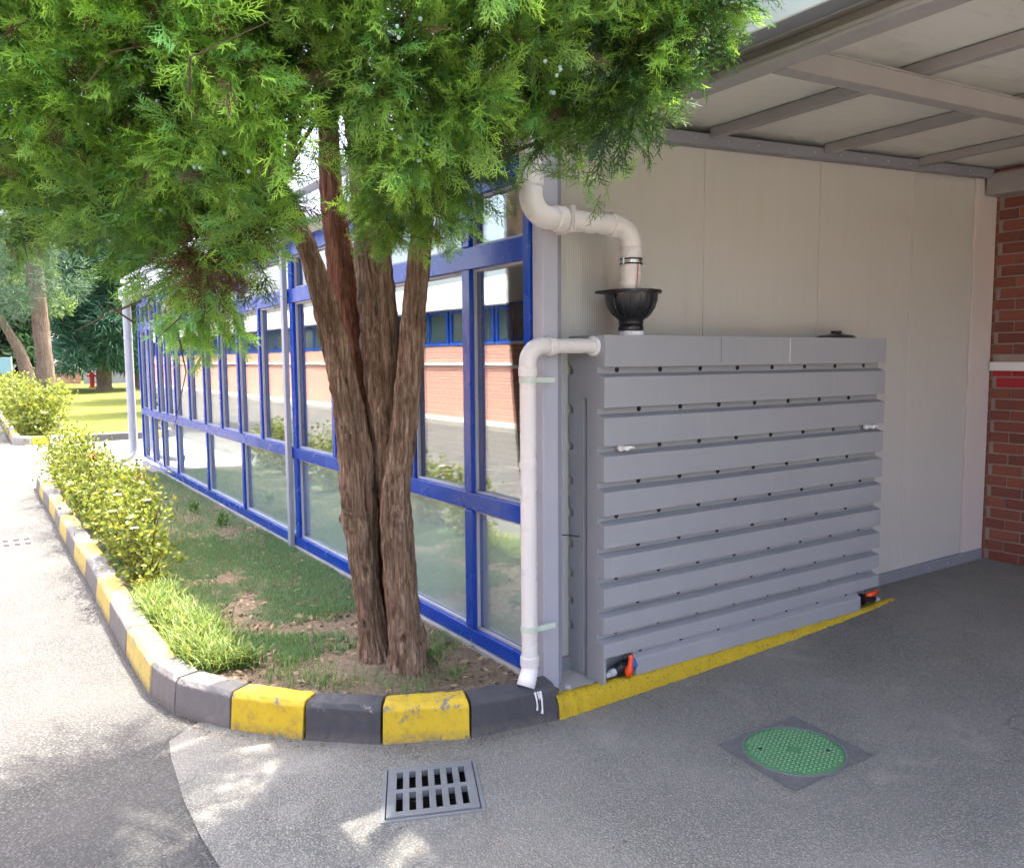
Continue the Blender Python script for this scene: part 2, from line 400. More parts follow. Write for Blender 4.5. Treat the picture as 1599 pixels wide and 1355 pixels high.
# ------------------------------------------------------------------ setting: ground, road, bed
def struct(o): o['kind'] = 'structure'; return o
def grid(name, xs, ys, zf, mat, parent=None):
    X, Y = np.meshgrid(np.asarray(xs, float), np.asarray(ys, float), indexing='ij')
    Z = zf(X, Y); V = np.stack([X, Y, Z], -1).reshape(-1, 3); nx, ny = X.shape
    I = np.arange(nx * ny).reshape(nx, ny)
    F = np.stack([I[:-1, :-1], I[1:, :-1], I[1:, 1:], I[:-1, 1:]], -1).reshape(-1, 4)
    return np_mesh(name, V, F, mat, parent, smooth=True)
def vnoise(X, Y, s, seed=0, oct=4):
    out = np.zeros(X.shape); it = np.nditer([X, Y], flags=['multi_index'])
    for x, y in it:
        out[it.multi_index] = mnoise.fractal(Vector((float(x) * s, float(y) * s, seed)), 1.0, 2.0, oct)
    return out
struct(grid('ground', [-600, -8.5, 12, 600], [-600, -30, 120, 600], lambda X, Y: X * 0 - .30, 'lawn'))
struct(grid('road', [-7.8, -5, -3, -1.4], np.linspace(-30, 130, 9), lambda X, Y: X * 0, 'asphalt_coarse'))
def fz(X, Y=None): return .006 + np.clip(.035 * X, 0, .095)
def apron(name, xs, ys):
    return grid(name, xs, ys, lambda X, Y: fz(X), 'asphalt_fine')
from mathutils.geometry import delaunay_2d_cdt
edge = [(-1.60, -30), (-1.61, -6), (-1.585, -2), (-1.60, -1.2), (-1.58, -.75), (-1.595, -.415), (-1.605, -.2), (-1.602, .085), (-1.585, .3), (-1.575, .45), (-1.55, .63), (-1.40, .75), (-.9, .45), (-.4, .05), (0, .02), (2.714, .16), (4.3, .16), (4.3, -.02), (12, -.02), (12, -30), (2.714, -30), (0, -30)]
PIT = [(-.872, -.148), (-.553, -.275), (-.706, -.602), (-1.035, -.474)]
vin = [Vector(p) for p in edge] + [Vector(p) for p in PIT]; ne = len(edge)
ein = [(i, (i + 1) % ne) for i in range(ne)] + [(ne + i, ne + (i + 1) % 4) for i in range(4)] + [(14, 21), (15, 20)]
vo_, _, fo_, _, _, _ = delaunay_2d_cdt(vin, ein, [], 0, 1e-5)
def inpoly(x, y, P):
    r_ = False; j = len(P) - 1
    for i in range(len(P)):
        if (P[i][1] > y) != (P[j][1] > y) and x < (P[j][0] - P[i][0]) * (y - P[i][1]) / (P[j][1] - P[i][1]) + P[i][0]: r_ = not r_
        j = i
    return r_
fs_ = []
for f in fo_:
    cx_ = sum(vo_[i].x for i in f) / 3; cy_ = sum(vo_[i].y for i in f) / 3
    if inpoly(cx_, cy_, edge) and not inpoly(cx_, cy_, PIT): fs_.append(tuple(f))
struct(MB().add([(v_.x, v_.y, float(fz(np.array(v_.x)))) for v_ in vo_], fs_).build('forecourt', 'asphalt_fine'))
struct(grid('driveway', [-1.56, 2, 14], [9.35, 12, 15.9], lambda X, Y: .006 + 0 * X, 'pavement'))
struct(grid('lawn_park', np.linspace(-1.35, 60, 30), np.linspace(16.0, 130, 50), lambda X, Y: .12 + .05 * np.sin(X * .7) * np.sin(Y * .4), 'lawn'))
struct(MB().box(-8.62, -7.79, -30, 130, -.05, .12).build('pavement', 'pavement', bevel=.01))

KP = [(-.028, -.164), (-.451, -.097), (-.799, .069), (-1.063, .299), (-1.303, .599), (-1.474, .918), (-1.53, 1.222)]
yk = 1.222
while yk < 8.9:
    yk += random.uniform(.64, .72); KP.append((-1.535 + random.uniform(-.008, .008), yk))
KN = []
for i, p in enumerate(KP):
    a = Vector(KP[max(i - 1, 0)]); b = Vector(KP[min(i + 1, len(KP) - 1)]); d = (b - a).normalized()
    KN.append(Vector((d.y, -d.x)))
    if KN[-1].dot(Vector((-.3, 1.6)) - Vector(p)) < 0 and i < 7: KN[-1] = -KN[-1]
    if i >= 7: KN[-1] = Vector((1, 0))
kerb = empty('kerb', (-.8, .5, 0), 'yellow and black painted kerb of separate stones curving round the flower bed', 'kerb')
def kerb_stone(p0, p1, n0, n1, mat, parent, h=.17, w=.14):
    p0, p1 = Vector(p0), Vector(p1); d = (p1 - p0).normalized(); g = .005
    prof = [(0.0, -.06), (.004, .03), (.016, h - .022), (.036, h), (w, h), (w, -.06)]
    m = MB(); rings = []
    N = 9
    for k in range(N + 1):
        t_ = k / N; n = (n0 * (1 - t_) + n1 * t_).normalized(); q = p0.lerp(p1, t_) + d * (g if k == 0 else -g if k == N else 0)
        rings.append([(q.x + n.x * a + random.uniform(-.0025, .0025), q.y + n.y * a + random.uniform(-.0025, .0025), z + (random.uniform(-.004, .0025) if z > .1 else 0)) for a, z in prof])
    L = len(prof)
    m.add([v for r in rings for v in r], [(i * L + k, i * L + (k + 1) % L, (i + 1) * L + (k + 1) % L, (i + 1) * L + k) for i in range(N) for k in range(L)]
          + [tuple(range(L)), tuple(range(N * L, N * L + L))])
    return m.build('kerb_stone', mat, parent, bevel=.006, org=(*((p0 + p1) / 2), 0))
cols = ['kerb_black', 'kerb_yellow', 'kerb_black', 'kerb_yellow', 'kerb_grey', 'kerb_grey', 'kerb_sunlit']
first = None
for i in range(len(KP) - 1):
    c_ = cols[i] if i < len(cols) else ('kerb_grey' if (i - len(cols)) % 2 == 0 else 'kerb_sunlit')
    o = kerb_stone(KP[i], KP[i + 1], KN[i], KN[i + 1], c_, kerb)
    if i == 0: first = o
dr = MB()                                   # dripped white paint on the last black stone
for x, w_, z0 in ((-.14, .008, .075), (-.115, .010, .055), (-.127, .006, .13)):
    yb = -.164 + (-.097 + .164) * (x + .028) / (-.451 + .028)
    dr.tube([(x, yb + .010, .155), (x + .004, yb + .001, .12), (x + .006, yb - .001, z0 + .02), (x + .004, yb - .002, z0)], [w_ * .7, w_ * .45, w_ * .4, w_ * .6], 6)
o = dr.build('paint_drip', 'white', first); o['label'] = 'white paint drips on the black kerb stone'

# far kerb beyond the driveway
fk = empty('kerb', (-1.4, 16, 0), 'pale worn kerb with black and yellow stones beyond the driveway', 'kerb')
fp = [(3.4, 15.85), (2.1, 15.85), (.9, 15.85), (-.25, 15.85), (-.9, 15.85), (-1.2, 15.86), (-1.52, 16.3)]
for i in range(len(fp) - 1):
    kerb_stone(fp[i], fp[i + 1], Vector((0, 1)), Vector((0, 1)) if i < 5 else Vector((.8, .4)), ['kerb_grey', 'kerb_grey', 'kerb_black', 'concrete', 'kerb_yellow', 'concrete'][i], fk)
yk = 16.3; i = 0
while yk < 42:
    y2 = yk + .85; kerb_stone((-1.52, yk), (-1.52, y2), Vector((1, 0)), Vector((1, 0)), ['concrete', 'kerb_yellow', 'kerb_grey'][i % 3], fk); yk = y2; i += 1

# soil of the flower bed, dropping below the road outside the kerb line
kpx = np.array([p[0] for p in KP]); kpy = np.array([p[1] for p in KP])
def bed_inside(X, Y, off):                   # signed: positive inside the bed by more than off
    best = np.full(X.shape, 1e9); sgn = np.ones(X.shape)
    for i in range(len(KP) - 1):
        a = np.array(KP[i]); b = np.array(KP[i + 1]); d = b - a; L = np.hypot(*d)
        t_ = np.clip(((X - a[0]) * d[0] + (Y - a[1]) * d[1]) / L ** 2, 0, 1)
        qx, qy = X - a[0] - t_ * d[0], Y - a[1] - t_ * d[1]; dist = np.hypot(qx, qy)
        n = KN[i]; s_ = np.where(qx * (KN[i].x + KN[i + 1].x) + qy * (KN[i].y + KN[i + 1].y) > 0, 1, -1)
        up = dist < best; best = np.where(up, dist, best); sgn = np.where(up, s_, sgn)
    return best * sgn - off
bx = np.concatenate([np.arange(-1.5, .04, .028)]); by = np.concatenate([np.arange(-.12, 3.6, .028), np.arange(3.6, 9.3, .1)])
def bedz(X, Y):
    z = .128 + .016 * vnoise(X, Y, 2.2, 3, 3) + .012 * vnoise(X, Y, 14, 5, 5) + .05 * np.exp(-((X + .48) ** 2 + (Y - .6) ** 2) / .06)
    return np.where(bed_inside(X, Y, .05) > 0, np.where(Y > 9.2, -.06, z), -.07)
struct(grid('flower_bed', bx, by, bedz, 'soil'))
def soil_z(x, y): return .13

# cast concrete plinth with its yellow painted edge
pl = empty('plinth', (0, -.16, 0), 'low concrete plinth with rough yellow painted edge under the tank', 'plinth')
MB().box(-.02, 2.62, -.128, .14, -.1, .098).build('slab', 'concrete', pl, bevel=.004)
xs = np.linspace(-.022, 2.70, 240)
prof = [(-.166, -.05), (-.167, .03), (-.160, .075), (-.145, .099), (-.118, .104), (-.092, .101), (-.088, .08)]
X = np.repeat(xs[:, None], len(prof), 1); A = np.array([p[0] for p in prof])[None]; Zp = np.array([p[1] for p in prof])[None]
nz = vnoise(X, Zp * 1.0 + A * 1.0 + X * 0, 22, 9, 4) * .008
curve = .02 * np.sin(X * 1.15) * (X < 2.8)
taper = np.clip((2.9 - X) / .5, .12, 1)
Yp = A - curve - nz * 1.2 + (1 - taper) * .02
Z = Zp * np.where(Zp > 0, np.clip(taper + .55, 0, 1), 1) + nz
V = np.stack([X, Yp, Z], -1).reshape(-1, 3); I = np.arange(X.size).reshape(X.shape)
F = np.stack([I[:-1, :-1], I[1:, :-1], I[1:, 1:], I[:-1, 1:]], -1).reshape(-1, 4)
np_mesh('painted_edge', V, F, 'edge_yellow', pl, smooth=True)
MB().lathe([(.016, .098), (.016, .112), (.010, .120), (.0, .121)], (.085, -.085, 0), n=6).build('bolt', 'grey_paint', pl)

# ------------------------------------------------------------------ glazed building
gb = empty('glazed_building', (0, .05, 0), 'low annexe with blue framed glass facade and cream panel end wall', 'building')
XW = .0
def wbox(name, mat, x0, x1, y0, y1, z0, z1, bevel=.003, parent=None):
    return MB().box(x0, x1, y0, y1, z0, z1).build(name, mat, parent or gb, bevel=bevel, org=((x0 + x1) / 2, (y0 + y1) / 2, z0))
wbox('corner_column', 'grey_paint', -.02, .07, -.04, .042, .09, 2.74, .008)
wbox('column_channel', 'grey_dark', .072, .102, -.02, .124, .09, 2.74, .002)
wbox('base_strip', 'concrete', -.05, .05, .05, 10.45, .05, .146, .004)
Y0, Y1 = .045, 10.40
def rail(z0, z1, x0=-.03, x1=.05): wbox('rail', 'blue', x0, x1, Y0, Y1, z0, z1, .004)
rail(.15, .225); rail(.865, .955); rail(2.105, 2.215); rail(2.465, 2.585)
full = [.62, 3.36, 10.36]                    # mullions that run the whole height
low = [1.98, 4.93, 6.36, 7.96, 8.88, 9.59]
upp = [1.28, 1.92, 2.53, 4.28, 5.00, 5.69, 6.40, 7.15, 7.95, 8.50, 9.03, 9.65]
top = [1.92, 4.93, 6.36, 7.95, 9.03, 9.65]
for y in full: 
    for z0, z1 in ((.228, .862), (.958, 2.102), (2.218, 2.462)): wbox('mullion', 'blue', -.034, .05, y - .038, y + .038, z0, z1, .004)
wbox('mullion', 'blue', -.034, .05, Y0 + .002, Y0 + .05, .228, 2.462, .004)
for y in low: wbox('mullion', 'blue', -.028, .045, y - .028, y + .028, .228, .862, .003)
for y in upp: wbox('mullion', 'blue', -.028, .045, y - .026, y + .026, .958, 2.102, .003)
for y in top: wbox('mullion', 'blue', -.028, .045, y - .026, y + .026, 2.218, 2.462, .003)
wbox('facade_post', 'grey_paint', -.075, -.036, 3.425, 3.485, .13, 2.66, .004)
def panes(ys, z0, z1):
    ys = sorted(ys)
    for a, b in zip(ys[:-1], ys[1:]):
        x = .012
        wbox('window_pane', 'glass', x, x + .008, a + .024, b - .024, z0 - .008, z1 + .008, 0)
        f_ = MB()                             # slim grey glazing bead round the pane
        for q in ((a + .03, a + .044, z0, z1), (b - .044, b - .03, z0, z1), (a + .044, b - .044, z0, z0 + .012), (a + .044, b - .044, z1 - .012, z1)):
            f_.box(-.008, .010, q[0], q[1], q[2], q[3])
        f_.build('glazing_bead', 'grey_paint', gb)
lows = sorted([Y0 + .024] + full + low)
for a, b in zip(lows[:-1], lows[1:]): wbox('added_backing', 'pane_backing', .034, .044, a + .03, b - .03, .23, .86, 0)  # pale boards added behind the lower panes to make them look lighter
panes([Y0 + .024] + full + low, .226, .864); panes([Y0 + .024] + full + upp, .956, 2.104); panes([Y0 + .024] + full + top, 2.216, 2.464)
wbox('fascia', 'white_panel', -.025, .06, .05, 10.6, 2.588, 2.80, .004)
wbox('soffit', 'white_panel', -.20, -.027, .05, 10.75, 2.64, 2.66, .002)
g_ = MB(); g_.box(-.215, -.20, .04, 10.78, 2.60, 2.765); g_.box(-.20, -.08, .04, .055, 2.665, 2.765); g_.box(-.20, -.08, 10.76, 10.78, 2.60, 2.765)
g_.build('gutter', 'white_panel', gb, bevel=.004)
def wz(x): return 2.745 + .055 * (x - .86)   # lower edge of the head trim rises to the right
def sheet(name, mat, x0, x1, y0, y1, zf0, zf1, bevel=.002):
    m = MB().add([(x0, y0, zf0(x0)), (x1, y0, zf0(x1)), (x1, y1, zf0(x1)), (x0, y1, zf0(x0)), (x0, y0, zf1(x0)), (x1, y0, zf1(x1)), (x1, y1, zf1(x1)), (x0, y1, zf1(x0))],
                 [(3, 2, 1, 0), (4, 5, 6, 7), (0, 1, 5, 4), (1, 2, 6, 5), (2, 3, 7, 6), (3, 0, 4, 7)])
    return m.build(name, mat, gb, bevel=bevel, org=((x0 + x1) / 2, (y0 + y1) / 2, 0))
sheet('roof', 'white_panel', -.19, 4.22, .20, 10.7, lambda x: 2.84 + .02 * x, lambda x: 2.90 + .02 * x)
seams = [.105, 1.18, 2.17, 3.17, 3.93]
for a, b in zip(seams[:-1], seams[1:]):
    sheet('wall_panel', 'cream', a + .0018, b - .0018, .13, .19, lambda x: .10, lambda x: wz(x) + .02, .003)
sheet('end_panel', 'pinkish', 3.934, 4.225, .115, .19, lambda x: .10, lambda x: wz(x) - .0, .004)
sheet('base_trim', 'grey_dark', .105, 4.22, .108, .128, lambda x: .08, lambda x: .165 + .004 * x)
sheet('head_trim', 'grey_dark', .105, 4.06, .062, .128, lambda x: wz(x), lambda x: wz(x) + .062)
s0_ = MB().lathe([(0, -.004), (.006, -.003), (.007, 0), (.0, 0)], (0, 0, 0), axis=1, n=8).build('screw', 'metal', gb, org=(0, 0, 0))
k_ = 0
for x_ in np.arange(.3, 3.9, .245):
    for z_, y_ in ((wz(x_) + .03, .0615), (.135, .1075)):
        loc = (x_, y_, z_)
        if k_ == 0: s0_.location = Vector(loc) - Vector(ORG[gb.name]); k_ = 1
        else: copy_part(s0_, gb, loc)
wbox('inside_floor', 'floor', .06, 4.23, .2, 10.4, .05, .12, 0)
wbox('end_wall', 'cream', .06, 4.22, 10.45, 10.55, .1, 2.8, 0)
# ceiling tiles with dark joints, above the top rail's lower edge
wbox('ceiling_backing', 'grey_dark', .056, 4.22, .2, 10.44, 2.47, 2.48, 0)
tile0 = MB().box(-.296, .296, -.296, .296, 0, .016).build('ceiling_tile', 'tile', gb, bevel=.003, org=(0, 0, 0))
k = 0
for ix in range(7):
    for iy in range(17):
        loc = (.06 + .3 + ix * .6, .5 + iy * .6, 2.45)
        if k == 0: tile0.location = Vector(loc) - Vector(ORG[gb.name]); k = 1
        else: copy_part(tile0, gb, loc)
# far grey downpipe of the facade
dp = empty('downpipe', (-.09, 10.75, .1), 'grey downpipe with a bent foot at the far end of the glass facade', 'pipe')
pts = [(-.13, 10.62, 2.60), (-.13, 10.62, .42)] + [tuple(p) for p in arc((-.31, 10.50, .36), (-.13, 10.62, .36), (-.31, 10.50, .18))[1:]] + [(-.52, 10.36, .14)]
MB().tube(pts, .062, 16, False).build('pipe', 'pvc_grey', dp, smooth=True, fix=False)
for z in (.62, 2.0): MB().tube([(-.13, 10.62, z), (-.13, 10.62, z + .03)], .07, 16).build('bracket', 'pvc_grey', dp)
MB().tube([(-.13, 10.62, 2.58), (-.13, 10.62, 2.64)], .08, 16).build('outlet', 'white_panel', dp)

# ------------------------------------------------------------------ brick building (right edge and seen through the glass)
bb = empty('brick_building', (4.24, 0, 0), 'red brick building with a white band course behind the annexe and canopy', 'building')
MB().box(4.252, 4.6, -9, 12.2, 0, 4.2).build('wall', 'brickwork', bb)
MB().box(4.246, 4.2515, -.80, .105, .08, 2.9).build('mortar', 'mortar', bb)
b0 = None
for r in range(33):
    z = .10 + r * .082
    if 1.535 < z + .034 < 1.62: continue
    for k in range(-1, 5):
        y0 = -.80 + k * .22 + (.11 if r % 2 else 0); y1 = y0 + .208
        ya, yb = max(y0, -.80), min(y1, .10)
        if yb - ya < .03: continue
        red = 1.36 < z < 1.53
        key = (round(yb - ya, 2), red)
        if b0 is None: b0 = {}
        if key not in b0:
            o = MB().box(-.012, 0, -(yb - ya) / 2, (yb - ya) / 2, 0, .069).build('brick', 'brick_red' if red else 'brick', bb, bevel=.003, org=(0, 0, 0), seg=1); b0[key] = o
            o.location = Vector((4.2455, (ya + yb) / 2, z)) - Vector(ORG[bb.name])
        else: o = copy_part(b0[key], bb, (4.2455, (ya + yb) / 2, z))
        o.location.x += random.uniform(-.003, .002)
MB().box(4.19, 4.26, -9, .105, 1.535, 1.60).build('band', 'white_panel', bb, bevel=.004)
MB().box(4.21, 4.26, .25, 10.4, 1.515, 1.565).build('band', 'white_panel', bb, bevel=.004)
MB().box(4.235, 4.252, .2, 10.4, 1.36, 1.51).build('red_course', 'brick_red', bb)
for i in range(8):                            # strip windows along the inside of the annexe
    y = .6 + i * 1.22
    f_ = MB()
    for q in ((y, y + .06, 1.9, 2.44), (y + 1.1, y + 1.16, 1.9, 2.44), (y + .06, y + 1.1, 1.9, 1.97), (y + .06, y + 1.1, 2.40, 2.44), (y + .55, y + .60, 1.97, 2.40)): f_.box(4.20, 4.25, *q)
    w_ = f_.build('window', 'blue', bb, bevel=.003)
    MB().box(4.226, 4.234, y + .05, y + 1.11, 1.95, 2.41).build('pane', 'darkglass', w_)
MB().box(4.19, 4.25, .3, 10.4, 1.86, 1.895).build('sill', 'white_panel', bb, bevel=.003)

# ------------------------------------------------------------------ canopy over the forecourt
cp = empty('canopy', (.24, -.5, 2.7), 'grey steel framed canopy roof with sheet metal underside', 'canopy')
YE = -3.7
def cz(x): return 2.745 + .047 * x           # underside of the purlins
def cbox(name, mat, x0, x1, y0, y1, zf0, zf1, bevel=.003):
    m = MB().add([(x0, y0, zf0(x0)), (x1, y0, zf0(x1)), (x1, y1, zf0(x1)), (x0, y1, zf0(x0)), (x0, y0, zf1(x0)), (x1, y0, zf1(x1)), (x1, y1, zf1(x1)), (x0, y1, zf1(x0))],
                 [(3, 2, 1, 0), (4, 5, 6, 7), (0, 1, 5, 4), (1, 2, 6, 5), (2, 3, 7, 6), (3, 0, 4, 7)])
    return m.build(name, mat, cp, bevel=bevel, org=((x0 + x1) / 2, (y0 + y1) / 2, zf0(x0)))
eb = MB().box(.19, .29, YE, .06, 2.668, 2.682).box(.232, .248, YE, .06, 2.682, 2.742).box(.19, .29, YE, .06, 2.742, 2.754)
eb.box(.19, .2, YE, .06, 2.682, 2.70); eb.build('edge_beam', 'steel_paint', cp, bevel=.003)
cbox('eaves_soffit', 'grey_dark', .08, .188, YE, .06, lambda x: 2.745, lambda x: 2.757)
cbox('fascia', 'white_panel', .068, .08, YE - .02, .065, lambda x: 2.735, lambda x: 3.02)
for px_ in (1.2, 2.16, 3.15):
    cbox('purlin', 'steel_paint', px_ - .06, px_, YE, .06, lambda x: cz(1.17) + .047 * (x - 1.17) , lambda x: cz(x) + .052, .004)
cbox('wall_beam', 'steel_paint', 4.03, 4.185, YE, .10, lambda x: 2.80, lambda x: 2.945, .005)
for yb in (-1.1, -3.5):
    m = MB()
    x0, x1 = .292, 4.03
    def seg(y0, y1, a, b):
        m.add([(x0, y0, cz(x0) - b), (x1, y0, cz(x1) - b), (x1, y1, cz(x1) - b), (x0, y1, cz(x0) - b), (x0, y0, cz(x0) - a), (x1, y0, cz(x1) - a), (x1, y1, cz(x1) - a), (x0, y1, cz(x0) - a)],
              [(3, 2, 1, 0), (4, 5, 6, 7), (0, 1, 5, 4), (1, 2, 6, 5), (2, 3, 7, 6), (3, 0, 4, 7)])
    seg(yb, yb + .07, .003, .010); seg(yb + .004, yb + .066, .010, .086); seg(yb, yb + .07, .086, .092)
    m.build('cross_beam', 'steel_paint', cp, bevel=.002, org=(.3, yb, 2.7))
lines = [.085, 1.19, 2.15, 3.14, 4.24]
for a, b in zip(lines[:-1], lines[1:]):
    cbox('roof_sheet', 'galv', a + .002, b - .002, YE, .30, lambda x: cz(x) + .056, lambda x: cz(x) + .10, 0)

# ------------------------------------------------------------------ water tank
tk = empty('water_tank', (1.35, -.02, .1), 'large slim grey ribbed plastic water tank standing against the cream wall', 'water tank')
TX0, TX1, TF, TB, TT, TL = .25, 2.46, -.15, .118, 1.757, .228
GZ = [1.591, 1.402, 1.222, 1.053, .894, .740, .593, .454, .325]
def front(z0=TL, z1=TT):
    p = [(TF, z1)]
    for g in GZ: p += [(TF, g + .019), (TF + .050, g + .018), (TF + .050, g - .013), (TF, g - .028)]
    return p + [(TF, z0)]
def back(z0, z1):
    p = [(TB, z1)]
    for g in GZ: p += [(TB, g + .030), (TB - .032, g + .012), (TB - .032, g - .016), (TB, g - .018)]
    return p + [(TB, z0)]
S0, S1, SZ, SD = -.022, .004, 1.46, .05       # slot in the left end
m = MB()
fr = front(); bk = back(.10, TT)
# skins
for prof_ in (fr, bk):
    L = len(prof_)
    m.add([(TX0, y, z) for y, z in prof_] + [(TX1, y, z) for y, z in prof_], [(i, i + 1, L + i + 1, L + i) for i in range(L - 1)])
m.add([(TX0, TF, TT), (TX1, TF, TT), (TX1, TB, TT), (TX0, TB, TT)], [(0, 1, 2, 3)])
rec = -.055                                    # set-back face behind the valves
for X_, sl in ((TX0, SD), (TX1, -SD)):
    a = [(X_, y, z) for y, z in fr] + [(X_, rec, TL), (X_, rec, .10), (X_, S0, .10), (X_, S0, SZ), (X_, S0, TT)]
    if X_ == TX0: a = [(X_, y, z) for y, z in fr[:-1]] + [(X_, TF, TL), (X_, TF + .001, TL - .001), (X_, TF + .004, .10), (X_, S0, .10), (X_, S0, SZ), (X_, S0, TT)]
    m.add(a, [tuple(range(len(a)))])
    b = [(X_, y, z) for y, z in bk] + [(X_, S1, .10), (X_, S1, SZ), (X_, S1, TT)]
    m.add(b, [tuple(range(len(b)))])
    m.add([(X_, S0, SZ), (X_, S1, SZ), (X_, S1, TT), (X_, S0, TT)], [(0, 1, 2, 3)])
    m.add([(X_, S0, .10), (X_, S0, SZ), (X_, S1, SZ), (X_, S1, .10), (X_ + sl, S0, .10), (X_ + sl, S0, SZ), (X_ + sl, S1, SZ), (X_ + sl, S1, .10)],
          [(0, 1, 5, 4), (1, 2, 6, 5), (2, 3, 7, 6), (4, 5, 6, 7)])
# underside of the ribs above the valve recesses, recess back and bottom
m.add([(TX0, TF, TL), (TX1, TF, TL), (TX1, rec, TL), (TX0, rec, TL)], [(0, 1, 2, 3)])
m.add([(TX0, rec, TL), (TX1, rec, TL), (TX1, rec, .10), (TX0, rec, .10)], [(0, 1, 2, 3)])
m.add([(TX0 + .001, TF + .004, .10), (TX0 + .001, TF + .004, TL), (TX0 + .001, rec, TL), (TX0 + .001, rec, .10), (TX0 + .018, TF + .004, .10), (TX0 + .018, TF + .004, TL), (TX0 + .018, rec, TL), (TX0 + .018, rec, .10)],
      [(0, 1, 2, 3), (4, 5, 6, 7), (0, 1, 5, 4), (0, 3, 7, 4)])
bm_ = bmesh.new()
me_ = bpy.data.meshes.new('tmp'); me_.from_pydata(m.v, [], m.f); bm_.from_mesh(me_)
bmesh.ops.remove_doubles(bm_, verts=bm_.verts, dist=.0004)
bmesh.ops.recalc_face_normals(bm_, faces=bm_.faces)
ed = [e for e in bm_.edges if len(e.link_faces) == 2 and e.calc_face_angle(0) > .45]
bmesh.ops.bevel(bm_, geom=ed, offset=.0075, segments=3, affect='EDGES', profile=.5, clamp_overlap=True)
o_ = Vector(ORG[tk.name])
bmesh.ops.translate(bm_, verts=bm_.verts, vec=-o_)
body_me = bpy.data.meshes.new('body'); bm_.to_mesh(body_me); bm_.free(); bpy.data.meshes.remove(me_)
body_me.materials.append(M['tank']); body = bpy.data.objects.new('body', body_me); COL.objects.link(body); body.parent = tk; ORG[body.name] = tuple(o_)
# foot rib between the valves
lo = MB(); pr = [(TF, .185), (TF + .03, .205), (TF + .03, .226), (rec - .001, .226), (rec - .001, .101), (TF, .101)]
lo.prism(pr, 0, .455, 2.285); lo.build('foot_rib', 'tank', tk, bevel=.006)
for x in (1.02, 1.56): MB().box(x, x + .0035, TF - .0012, TF + .002, 1.62, 1.752).build('moulding_line', 'white' if x > 1.2 else 'grey_dark', tk)
h0 = MB().lathe([(0, 0), (.0125, 0), (.0125, .004), (0, .004)], (0, -.002, 0), axis=1, n=10).build('vent_hole', 'hole', tk, org=(0, 0, 0))
used = False
for r, g in enumerate(GZ + [.215]):
    xs_ = [.366 + .2775 * k for k in range(8)] if r % 2 == 0 else [.506 + .2775 * k for k in range(7)]
    for x in xs_:
        if r == 2 and (x < .4 or x > 2.28): continue
        if r == 9 and (x < .5 or x > 2.25): continue
        loc = (x, TF + .0485 if r < 9 else TF + .0285, g + .004)
        if not used: h0.location = Vector(loc) - o_; ORG[h0.name] = loc; used = True
        else: copy_part(h0, tk, loc)
for x in (.372, 2.32):
    tp = MB().lathe([(0, .03), (.018, .03), (.018, .012), (.011, .01), (.011, -.03), (0, -.03)], (x, TF + .005, 1.228), axis=1, n=14).build('tap', 'white', tk, smooth=False)
    MB().tube([(x, TF - .012, 1.228), (x + .02, TF - .02, 1.232), (x + .045, TF - .02, 1.228)], [.008, .007, .006], 8).build('spout', 'white', tp, smooth=True)
def valve(x, flip):
    z = .152; s = 1 if not flip else -1
    v = MB().tube([(x - s * .115, -.125, z - .022), (x - s * .085, -.125, z - .016), (x - s * .084, -.125, z - .016), (x - s * .05, -.125, z - .008)], [.014, .014, .019, .019], 14)
    v = v.build('valve', 'pvc_grey', tk)
    MB().tube([(x - s * .055, -.125, z - .008), (x - s * .03, -.125, z), (x - s * .028, -.125, z), (x + s * .035, -.125, z + .004)], [.026, .026, .031, .031], 14).build('valve_body', 'black_plastic', v)
    MB().tube([(x + s * .034, -.125, z + .004), (x + s * .062, -.125, z + .006)], [.036, .036], 6).build('union_nut', 'black_plastic' if flip else 'blue_plastic', v)
    h = MB()
    if not flip: h.tube([(x + .012, -.162, z + .070), (x + .014, -.164, z + .055), (x + .008, -.166, z + .02), (x, -.166, z - .005), (x - .004, -.163, z - .035)], [.011, .013, .014, .022, .014], 10)
    else: h.tube([(x - .05, -.15, z + .036), (x, -.155, z + .038), (x + .05, -.155, z + .042)], [.013, .016, .014], 10)
    h.build('handle', 'orange', v, smooth=True)
valve(.395, False); valve(2.39, True)
MB().lathe([(0, .045), (.03, .045), (.034, .03), (.10, .016), (.115, .004), (.115, -.002), (0, -.002)], (2.15, -.02, TT), n=20).build('lid', 'black_plastic', tk)
MB().lathe([(.062, -.002), (.062, .02), (.055, .022), (0, .022)], (.485, -.065, TT), n=20).build('inlet_collar', 'white', tk)

# ------------------------------------------------------------------ hopper and pipes
hp = empty('hopper', (.485, -.065, 1.78), 'black half round plastic rain hopper on top of the grey tank', 'hopper')
prof = [(.128, .178), (.127, .165), (.123, .140), (.112, .108), (.092, .078), (.070, .060), (.058, .046), (.056, 0.0), (.050, 0.0), (.052, .046), (.064, .064), (.086, .086), (.106, .115), (.117, .15), (.120, .178), (.128, .178)]
hc = MB().lathe(prof, (.485, -.065, 1.781), n=36); hc.v = [(x, y if y < .0 or z < 1.83 else min(y, .02), z) for x, y, z in hc.v]
hc.build('bowl', 'black_plastic', hp, smooth=True)
rim = MB()
rim.lathe([(.122, .176), (.146, .176), (.146, .190), (.122, .190), (.122, .176)], (.485, -.065, 1.781), n=36, a0=math.pi, a1=2 * math.pi)
rim.box(.339, .363, -.065, .01, 1.957, 1.971); rim.box(.607, .631, -.065, .01, 1.957, 1.971); rim.box(.339, .631, .01, .03, 1.957, 1.971)
rim.build('rim', 'black_plastic', hp, bevel=.002)
